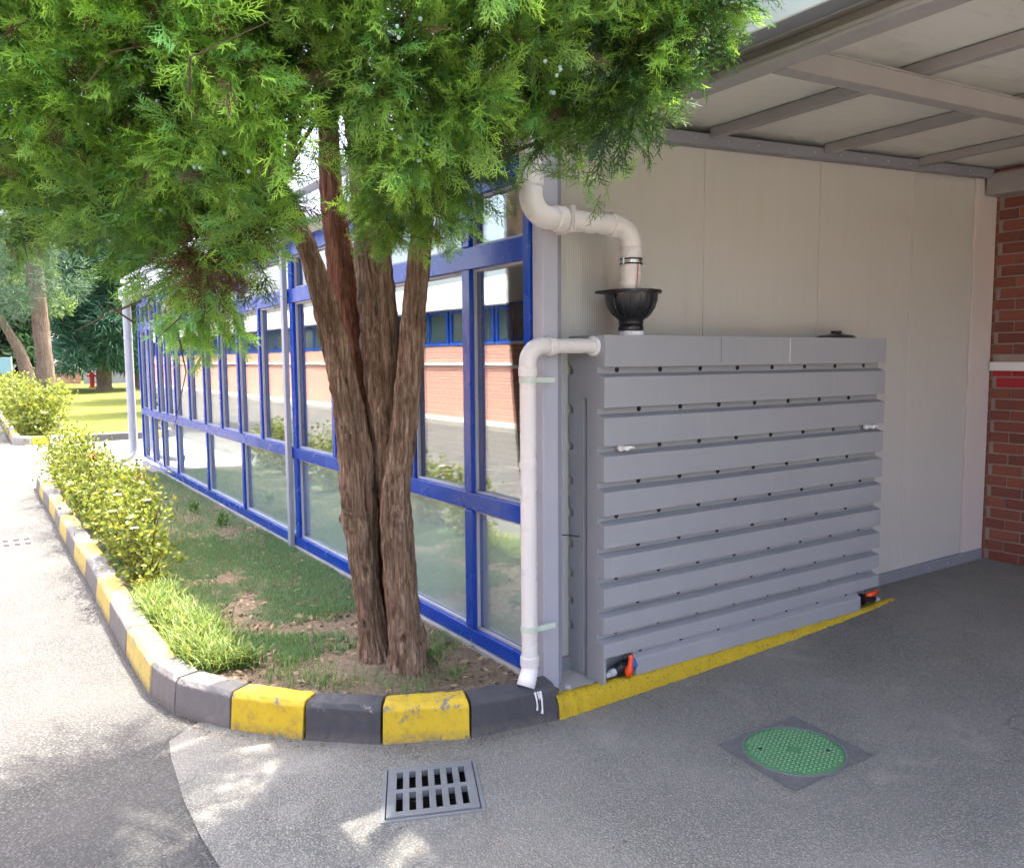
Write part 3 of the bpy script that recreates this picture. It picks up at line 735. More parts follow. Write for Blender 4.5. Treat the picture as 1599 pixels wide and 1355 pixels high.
for a in np.linspace(math.pi * 1.04, math.pi * 1.96, 9):
    ca, sa = math.cos(a), math.sin(a)
    MB().tube([(.485 + r * ca, -.065 + r * sa, 1.781 + z) for r, z in ((.125, .17), (.122, .138), (.111, .107), (.091, .077), (.071, .06))], .004, 6).build('rib', 'black_plastic', hp)
MB().tube([(.485, -.065, 1.783), (.485, -.065, 1.80)], .061, 20).build('collar', 'black_plastic', hp)
MB().tube([(.485, -.065, 1.815), (.485, -.065, 1.823)], .060, 20).build('collar', 'black_plastic', hp)

rp = empty('rainwater_pipe', (-.12, -.11, 2.3), 'thick white plastic pipe stepping from the gutter down into the black hopper', 'pipe')
r = .049; yp = -.108; xa, xb, zt = -.128, .445, 2.262
MB().tube([(xa, yp, 2.76), (xa, yp, 2.42)], r, 24).build('upper_length', 'pvc', rp, smooth=False)
def elbow(c, p0, p1, ext0, ext1, nm='elbow', rr=r):
    pts = [ext0] + [tuple(p) for p in arc(c, p0, p1, 10)] + [ext1]
    return MB().tube(pts, rr * 1.05, 24).build(nm, 'pvc', rp if nm == 'elbow' else lp, smooth=True)
def collar(p0, p1, rr, parent, mat='pvc', nm='socket'):
    return MB().tube([p0, Vector(p0).lerp(Vector(p1), .12), Vector(p0).lerp(Vector(p1), .88), p1], [rr * .93, rr, rr, rr * .93], 24).build(nm, mat, parent, smooth=False)
bd = .095
elbow((xa + bd, yp, zt + bd), (xa, yp, zt + bd), (xa + bd, yp, zt), (xa, yp, 2.43), (xa + bd + .05, yp, zt))
collar((xa, yp, 2.385), (xa, yp, 2.445), r * 1.17, rp)
collar((xa + bd + .03, yp, zt), (xa + bd + .085, yp, zt), r * 1.17, rp)
MB().tube([(xa + bd + .04, yp, zt), (xb - bd, yp, zt)], r, 24).build('cross_length', 'pvc', rp)
fl = MB()
for x in (xa + bd + .088, xa + bd + .10):
    fl.box(x, x + .006, yp - .056, yp + .075, zt - .058, zt + .058)
fl.build('bracket', 'pvc', rp, bevel=.002)
elbow((xb - bd, yp, zt - bd), (xb - bd, yp, zt), (xb, yp, zt - bd), (xb - bd - .03, yp, zt), (xb, yp, zt - bd - .03))
collar((xb - bd - .04, yp, zt), (xb - bd + .005, yp, zt), r * 1.17, rp)
collar((xb, yp, zt - bd - .05), (xb, yp, zt - bd + .0), r * 1.12, rp)
MB().tube([(xb, yp, zt - bd - .04), (xb, yp + .01, 1.93)], r, 24).build('lower_length', 'pvc', rp)
for z in (2.09, 2.112): MB().tube([(xb, yp, z - .003), (xb, yp, z + .003)], r * 1.09, 24).build('clamp_rubber', 'rubber', rp)
cl = MB().tube([(xb, yp, 2.094), (xb, yp, 2.108)], r * 1.06, 24).build('clamp', 'metal', rp)
MB().tube([(xb - .056, yp - .008, 2.088), (xb - .056, yp - .008, 2.116)], .006, 8).build('screw', 'metal', cl)
MB().tube([(xb + .004, yp - r - .0005, 2.166), (xb - .004, yp - r - .0005, 2.0), (xb - .007, yp - r + .006, 1.94)], .0022, 5).build('printed_line', 'red_line', rp)

lp = empty('overflow_pipe', (-.128, -.07, .17), 'slim white plastic downpipe running from the tank side down to the kerb', 'pipe')
r2 = .037; xl, yl, zl = -.128, -.078, 1.705; b2 = .075
MB().tube([(xl, yl, zl - b2 - .04), (xl + .008, yl + .01, .27)], r2, 20).build('length', 'pvc', lp)
pts = [(xl, yl, zl - b2 - .05)] + [tuple(p) for p in arc((xl + b2, yl, zl - b2), (xl, yl, zl - b2), (xl + b2, yl, zl), 10)] + [(xl + b2 + .05, yl, zl)]
MB().tube(pts, r2 * 1.07, 20).build('elbow', 'pvc', lp, smooth=True)
MB().tube([(xl + b2 + .04, yl, zl), (TX0 + .012, yl, zl + .004)], r2 * .92, 20).build('branch', 'pvc', lp)
collar((xl, yl, zl - b2 - .06), (xl, yl, zl - b2 - .015), r2 * 1.15, lp)
collar((xl + b2 + .03, yl, zl), (xl + b2 + .07, yl, zl), r2 * 1.16, lp)
MB().tube([(TX0 - .020, yl, zl + .002), (TX0 + .002, yl, zl + .002)], [r2 * 1.22, r2 * 1.22], 20).build('flange', 'white', lp)
collar((xl + .003, yl + .006, 1.16), (xl + .003, yl + .006, 1.19), r2 * 1.1, lp)
collar((xl + .008, yl + .010, .25), (xl + .008, yl + .010, .30), r2 * 1.18, lp)
MB().tube([(xl + .008, yl + .010, .27), (xl + .004, yl + .006, .235), (xl - .012, yl - .002, .20), (xl - .028, yl - .008, .168)], [r2 * 1.05, r2 * 1.05, r2 * 1.1, r2 * 1.15], 20).build('shoe', 'white', lp, smooth=True)
for z in (1.555, .43):
    k = MB().tube([(xl + .002, yl, z - .012), (xl + .002, yl, z + .012)], r2 * 1.12, 20)
    k.box(xl + .03, -.0, yl - .03, yl - .016, z - .011, z + .011); k.build('pipe_clip', 'clip', lp, bevel=.0015)
tag(MB().tube([(.105, .10, .79), (.16, .08, .80), (.21, .05, .795), (.245, .03, .79)], .003, 6).build('cable', 'rubber'), 'short thin black cable poking out between column and tank', 'cable')

# ------------------------------------------------------------------ street ironwork
dg = empty('drain_grate', (-.79, -.37, 0), 'dark iron drain grate with two rows of slots before the curved kerb', 'drain')
cA, cB, cC, cD = [Vector((*p, .012)) for p in ((-.872, -.148), (-.553, -.275), (-.706, -.602), (-1.035, -.474))]
def q2(u, v_, z=.012): p = cA * (1 - u) * (1 - v_) + cB * u * (1 - v_) + cC * u * v_ + cD * (1 - u) * v_; return (p.x, p.y, z)
def qbox(m, u0, u1, v0, v1, z0, z1):
    c4 = [(u0, v0), (u1, v0), (u1, v1), (u0, v1)]
    m.add([q2(u, v_, z0) for u, v_ in c4] + [q2(u, v_, z1) for u, v_ in c4], [(3, 2, 1, 0), (4, 5, 6, 7), (0, 1, 5, 4), (1, 2, 6, 5), (2, 3, 7, 6), (3, 0, 4, 7)])
m = MB(); e = .045
qbox(m, -e, 1 + e, -e, .0, .0, .0105); qbox(m, -e, 1 + e, 1, 1 + e, .0, .0105); qbox(m, -e, 0, 0, 1, .0, .0105); qbox(m, 1, 1 + e, 0, 1, .0, .0105)
m.build('frame', 'cast_iron', dg, bevel=.002)
m = MB(); us = [.012, .095]
qbox(m, .012, .988, .012, .11, -.012, .0145); qbox(m, .012, .988, .89, .988, -.012, .0145); qbox(m, .012, .988, .46, .54, -.012, .0145)
sl = .072; gap = (1 - .11 * 2 - 6 * sl) / 5
edges_ = [(.012, .11)] + [(.11 + (k + 1) * sl + k * gap, .11 + (k + 1) * (sl + gap)) for k in range(5)] + [(.89, .988)]
for a, b in edges_:
    qbox(m, a, b, .11, .46, -.012, .0145); qbox(m, a, b, .54, .89, -.012, .0145)
m.build('grate', 'cast_iron', dg, bevel=.0015)
m = MB()
c4 = [q2(0, 0, 0), q2(1, 0, 0), q2(1, 1, 0), q2(0, 1, 0)]
m.add([(p[0], p[1], .005) for p in c4] + [(p[0], p[1], -.27) for p in c4], [(0, 1, 5, 4), (1, 2, 6, 5), (2, 3, 7, 6), (3, 0, 4, 7), (4, 5, 6, 7)]); m.build('pit', 'pit', dg, fix=False)
for k in range(9):
    u, v_ = random.uniform(.12, .22), random.uniform(.6, .86); p = q2(u, v_, -.22)
    MB().lathe([(0, .02), (.025, .012), (.03, -.01), (0, -.02)], p, n=6).build('pebble', 'pit', dg)
sg = empty('drain_grate', (-1.93, 5.65, 0), 'small grey road gully with six dark slots on the sunny road', 'drain')
MB().box(-2.12, -1.78, 5.42, 5.90, 0, .006).build('frame', 'concrete', sg, bevel=.002)
for i in range(4):
    for j in range(2):
        MB().box(-2.10 + i * .085, -2.045 + i * .085, 5.46 + j * .22, 5.62 + j * .22, .0062, .0068).build('slot', 'hole', sg)

mh = empty('manhole_cover', (.576, -.981, .02), 'round green manhole cover in a square dark frame', 'manhole cover')
zc = lambda x: float(fz(np.array(x)))
m = MB(); sq = [(.831, -.784), (.794, -1.202), (.318, -1.18), (.361, -.759)]
cx_, cy_ = .572, -.985
ring = []
N = 40
def sqpt(a):
    d = Vector((math.cos(a), math.sin(a))); best = None
    for i in range(4):
        p, q = Vector(sq[i]), Vector(sq[(i + 1) % 4]); e_ = q - p
        den = d.x * -e_.y + d.y * e_.x
        if abs(den) < 1e-9: continue
        w = p - Vector((cx_, cy_)); t_ = (w.x * -e_.y + w.y * e_.x) / den; s_ = (d.x * w.y - d.y * w.x) / den
        if t_ > 0 and -1e-6 <= s_ <= 1 + 1e-6 and (best is None or t_ < best): best = t_
    return (cx_ + d.x * best, cy_ + d.y * best)
angs = sorted([2 * math.pi * k / 72 for k in range(72)] + [math.atan2(y - cy_, x - cx_) % (2 * math.pi) for x, y in sq])
n_ = len(angs); vo = [sqpt(a) for a in angs]; vi = [(cx_ + .207 * math.cos(a), cy_ + .207 * math.sin(a)) for a in angs]
vs_ = [(x, y, zc(x) + .004) for x, y in vo] + [(x, y, zc(x) + .004) for x, y in vi] + [(x, y, zc(x) - .02) for x, y in vi]
m.add(vs_, [(i, (i + 1) % n_, n_ + (i + 1) % n_, n_ + i) for i in range(n_)] + [(n_ + i, n_ + (i + 1) % n_, 2 * n_ + (i + 1) % n_, 2 * n_ + i) for i in range(n_)])
m.build('frame', 'frame_iron', mh, fix=True)
def sl_lathe(prof, nm, mat, parent):
    k = MB().lathe(prof, (cx_, cy_, 0), n=48); k.v = [(x, y, z + zc(x)) for x, y, z in k.v]; return k.build(nm, mat, parent)
sl_lathe([(.207, .003), (.207, .008), (.199, .008), (.199, .003)], 'seat_ring', 'cast_iron', mh)
cov = sl_lathe([(0, .0075), (.19, .0075), (.197, .0055), (.198, .001)], 'cover', 'green', mh)
k = MB()                                      # raised diamond tread
for i in range(-11, 12):
    for j in range(-11, 12):
        x, y = i * .0165, j * .0165
        if x * x + y * y > .183 ** 2 or x * x + y * y < .028 ** 2: continue
        a = math.radians(28); X_, Y_ = cx_ + x * math.cos(a) - y * math.sin(a), cy_ + x * math.sin(a) + y * math.cos(a); z = zc(X_) + .0076
        l, w = (.0085, .0034) if (i + j) % 2 else (.0034, .0085)
        c, s = math.cos(a), math.sin(a)
        k.add([(X_ + l * c, Y_ + l * s, z), (X_ - w * s, Y_ + w * c, z), (X_ - l * c, Y_ - l * s, z), (X_ + w * s, Y_ - w * c, z), (X_, Y_, z + .0035)], [(0, 1, 4), (1, 2, 4), (2, 3, 4), (3, 0, 4)])
k.build('tread', 'green_worn', mh, fix=False, kind='stuff')
for s in (-1, 1):
    a = math.radians(140 if s < 0 else -42)
    MB().lathe([(0, .0012), (.0085, .0012), (.0085, 0), (0, 0)], (cx_ + .135 * math.cos(a), cy_ + .135 * math.sin(a), zc(cx_ + .135 * math.cos(a)) + .0092), n=10).build('lift_hole', 'hole', mh)

# ------------------------------------------------------------------ foliage tools
def norm(a): return a / (np.linalg.norm(a, axis=-1, keepdims=True) + 1e-9)
def spray_template(seed, ns=12, sub=5, w=.042):
    r = np.random.default_rng(seed); T = []; tt = []
    def tri(p, d, L, wd, t0, t1):
        side = norm(np.cross(d, [0, 0, 1.0]) + r.normal(size=3) * .25)
        T.append([p - side * wd / 2, p + side * wd / 2, p + d * L]); tt.append([t0, t0, t1])
    for a, b in ((0, .35), (.35, .7), (.7, 1.02)): tri(np.array([a, 0, 0]), np.array([1., 0, 0]), b - a + .1, w * 1.1, a * .5, b * .7)
    for i in range(ns):
        s = .08 + .9 * i / (ns - 1); side = 1 if i % 2 else -1
        ang = math.radians(r.uniform(24, 44)); L = (.52 - .26 * s) * r.uniform(.75, 1.15)
        d = norm(np.array([math.cos(ang), side * math.sin(ang), r.normal() * .28])); p = np.array([s, 0, r.normal() * .012])
        tri(p, d, L, w, s * .5, s * .5 + .4)
        for k in range(sub):
            u = .18 + .8 * k / (sub - 1); sg = 1 if k % 2 else -1
            a2 = math.radians(r.uniform(25, 45)); perp = norm(np.cross([0, 0, 1.0], d))
            d2 = norm(d * math.cos(a2) + perp * sg * math.sin(a2) + np.array([0, 0, r.normal() * .3]))
            tri(p + d * L * u, d2, r.uniform(.12, .20), w * .85, s * .5 + .2, min(1, s * .55 + .5))
    V = np.array(T).reshape(-1, 3); t_ = np.array(tt).ravel()
    V[:, 2] -= .16 * V[:, 0] ** 2
    return V, t_
TPL = [spray_template(s) for s in range(7)]
TPLC = [spray_template(s + 50, 9, 4, .045) for s in range(3)]
def place(tpls, pos, dirs, ups, sc, base, tip):
    Vs, Cs = [], []
    x = norm(dirs); y = norm(np.cross(ups, x)); z = np.cross(x, y)
    which = rng.integers(0, len(tpls), len(pos))
    for k, (TV, tt) in enumerate(tpls):
        ii = np.where(which == k)[0]
        if not len(ii): continue
        Rm = np.stack([x[ii], y[ii], z[ii]], 1)                       # (n,3axes,3)
        P = np.einsum('va,nab->nvb', TV, Rm) * sc[ii][:, None, None] + pos[ii][:, None, :]
        c = base[ii][:, None, :] * (1 - tt)[None, :, None] + tip[ii][:, None, :] * tt[None, :, None]
        Vs.append(P.reshape(-1, 3)); Cs.append(c.reshape(-1, 3))
    V = np.concatenate(Vs); return V, np.arange(len(V)).reshape(-1, 3), np.concatenate(Cs)

# ------------------------------------------------------------------ the juniper in the bed
ju = empty('juniper_tree', (-.48, .6, .12), 'big multi stemmed juniper with stringy bark growing in the flower bed corner', 'tree')
def crom(P, n):
    P = np.array(P); P = np.vstack([2 * P[0] - P[1], P, 2 * P[-1] - P[-2]]); out = []
    m = len(P) - 3
    for u in np.linspace(0, m - 1e-6, n):
        i = int(u); t_ = u - i; a, b, c, d = P[i:i + 4]
        out.append(.5 * ((2 * b) + (c - a) * t_ + (2 * a - 5 * b + 4 * c - d) * t_ ** 2 + (3 * b - a - 3 * c + d) * t_ ** 3))
    return np.array(out)
def bark_tube(name, P, mat, parent, rows=170, n=48, seed=0, knots=(), amp=1.0, slim=.96):
    C_ = crom(P, rows); V = np.zeros((rows, n, 3))
    for i in range(rows):
        c = C_[i, :3]; r_ = C_[i, 3] * slim; d = C_[min(i + 1, rows - 1), :3] - C_[max(i - 1, 0), :3]; d /= np.linalg.norm(d)
        a = np.cross(d, [0, 1, .1]); a /= np.linalg.norm(a); b = np.cross(d, a)
        flare = 1 + .25 * math.exp(-max(0, c[2] - .12) / .09)
        for k in range(n):
            th = 2 * math.pi * k / n; ct, st_ = math.cos(th), math.sin(th)
            tw = th + c[2] * .7 + seed
            f1 = mnoise.noise(Vector((math.cos(tw) * 1.6, math.sin(tw) * 1.6, c[2] * 1.5 + seed * 7)))
            f2 = mnoise.fractal(Vector((math.cos(tw) * 5.5, math.sin(tw) * 5.5, c[2] * 3.0 + seed * 3)), 1.0, 2.0, 3)
            f3 = abs(mnoise.noise(Vector((math.cos(tw) * 11, math.sin(tw) * 11, c[2] * 5 + seed))))
            f4 = mnoise.noise(Vector((math.cos(tw) * 22, math.sin(tw) * 22, c[2] * 9 + seed * 5)))
            dr_ = amp * (.26 * f1 + .20 * f2 - .26 * f3 + .05 * f4)
            q = r_ * (1 + dr_) * flare
            for (kz, kt, kr, kd) in knots:
                dth = (th - kt + math.pi) % (2 * math.pi) - math.pi
                e = ((c[2] - kz) / (kr * 1.7)) ** 2 + (dth * r_ / kr) ** 2
                q += 1.5 * kd * math.exp(-e * 2.2) - kd * 2.5 * math.exp(-e * 11)
            V[i, k] = c + (a * ct + b * st_) * q
    I = np.arange(rows * n).reshape(rows, n)
    J = np.roll(I, -1, 1)
    F = np.stack([I[:-1], J[:-1], J[1:], I[1:]], -1).reshape(-1, 4)
    return np_mesh(name, V.reshape(-1, 3), F[:, ::-1], mat, parent, smooth=True)
TA = [(-0.578, 0.621, 0.016, 0.112), (-0.573, 0.628, 0.111, 0.093), (-0.578, 0.647, 0.255, 0.077), (-0.596, 0.682, 0.576, 0.073), (-0.608, 0.713, 0.896, 0.080), (-0.605, 0.728, 1.151, 0.083), (-0.630, 0.748, 1.406, 0.076), (-0.693, 0.767, 1.751, 0.066), (-0.769, 0.794, 2.088, 0.055), (-0.861, 0.797, 2.337, 0.048), (-0.980, 0.738, 2.505, 0.038), (-1.120, 0.674, 2.723, 0.031)]
TB = [(-0.532, 0.720, 0.05, 0.06), (-0.507, 0.812, 0.870, 0.076), (-0.510, 0.881, 1.262, 0.083), (-0.522, 0.971, 1.790, 0.080), (-0.543, 1.029, 2.188, 0.076), (-0.569, 1.061, 2.548, 0.063), (-0.573, 1.079, 2.905, 0.056), (-0.587, 1.113, 3.356, 0.049), (-0.570, 1.188, 4.139, 0.039), (-0.541, 1.1, 5.119, 0.026)]
TC = [(-0.450, 0.537, 0.014, 0.096), (-0.440, 0.566, 0.119, 0.087), (-0.436, 0.606, 0.404, 0.077), (-0.439, 0.643, 0.725, 0.074), (-0.450, 0.682, 1.014, 0.074), (-0.452, 0.711, 1.368, 0.084), (-0.450, 0.755, 1.784, 0.093), (-0.446, 0.815, 2.139, 0.094), (-0.455, 0.884, 2.497, 0.081), (-0.467, 0.931, 2.853, 0.075), (-0.475, 0.970, 3.270, 0.068), (-0.441, 1.039, 4.108, 0.055), (-0.360, 1.164, 5.182, 0.033)]
TD = [(-0.482, 0.442, 0.054, 0.112), (-0.486, 0.457, 0.163, 0.091), (-0.492, 0.476, 0.415, 0.081), (-0.498, 0.495, 0.666, 0.084), (-0.497, 0.525, 0.944, 0.078), (-0.454, 0.531, 1.253, 0.071), (-0.406, 0.528, 1.624, 0.062), (-0.359, 0.537, 1.994, 0.059), (-0.325, 0.524, 2.299, 0.055), (-0.311, 0.487, 2.594, 0.049), (-0.286, 0.383, 2.894, 0.042), (-0.268, 0.229, 3.241, 0.031)]
FR = math.radians(75)
KT = lambda *q: [(z, th, random.uniform(.022, .055), kd * random.uniform(.6, 1.3)) for z, th, kd in q]
bark_tube('trunk', TA, 'bark', ju, 320, 76, 1, KT((.62, 1.3, .020), (1.28, .9, .020), (1.55, 1.4, .018), (1.80, 1.1, .014), (.36, .8, .02)))
bark_tube('trunk', TB, 'bark_red', ju, 150, 44, 2, [], .6)
bark_tube('trunk', TC, 'bark', ju, 320, 76, 3, KT((1.78, .9, .020), (1.30, 1.0, .015), (1.55, .5, .014), (2.1, 1.2, .014)))
bark_tube('trunk', TD, 'bark', ju, 300, 72, 4, KT((.90, 1.2, .024), (.32, 1.1, .022), (1.04, .7, .020), (1.45, 1.2, .016), (1.75, .9, .014)))
bark_tube('stub', [(-0.615, 0.690, 0.845, 0.060), (-0.655, 0.686, 0.880, 0.056), (-0.685, 0.682, 0.900, 0.044), (-0.705, 0.680, 0.912, 0.020), (-0.709, 0.680, 0.914, 0.003)], 'bark', ju, 40, 30, 8, [], 1.6)
bark_tube('root', [(-.42, .55, .02, .05), (-.38, .56, .2, .06), (-.40, .57, .35, .045), (-.42, .58, .5, .02)], 'bark', ju, 40, 24, 6)
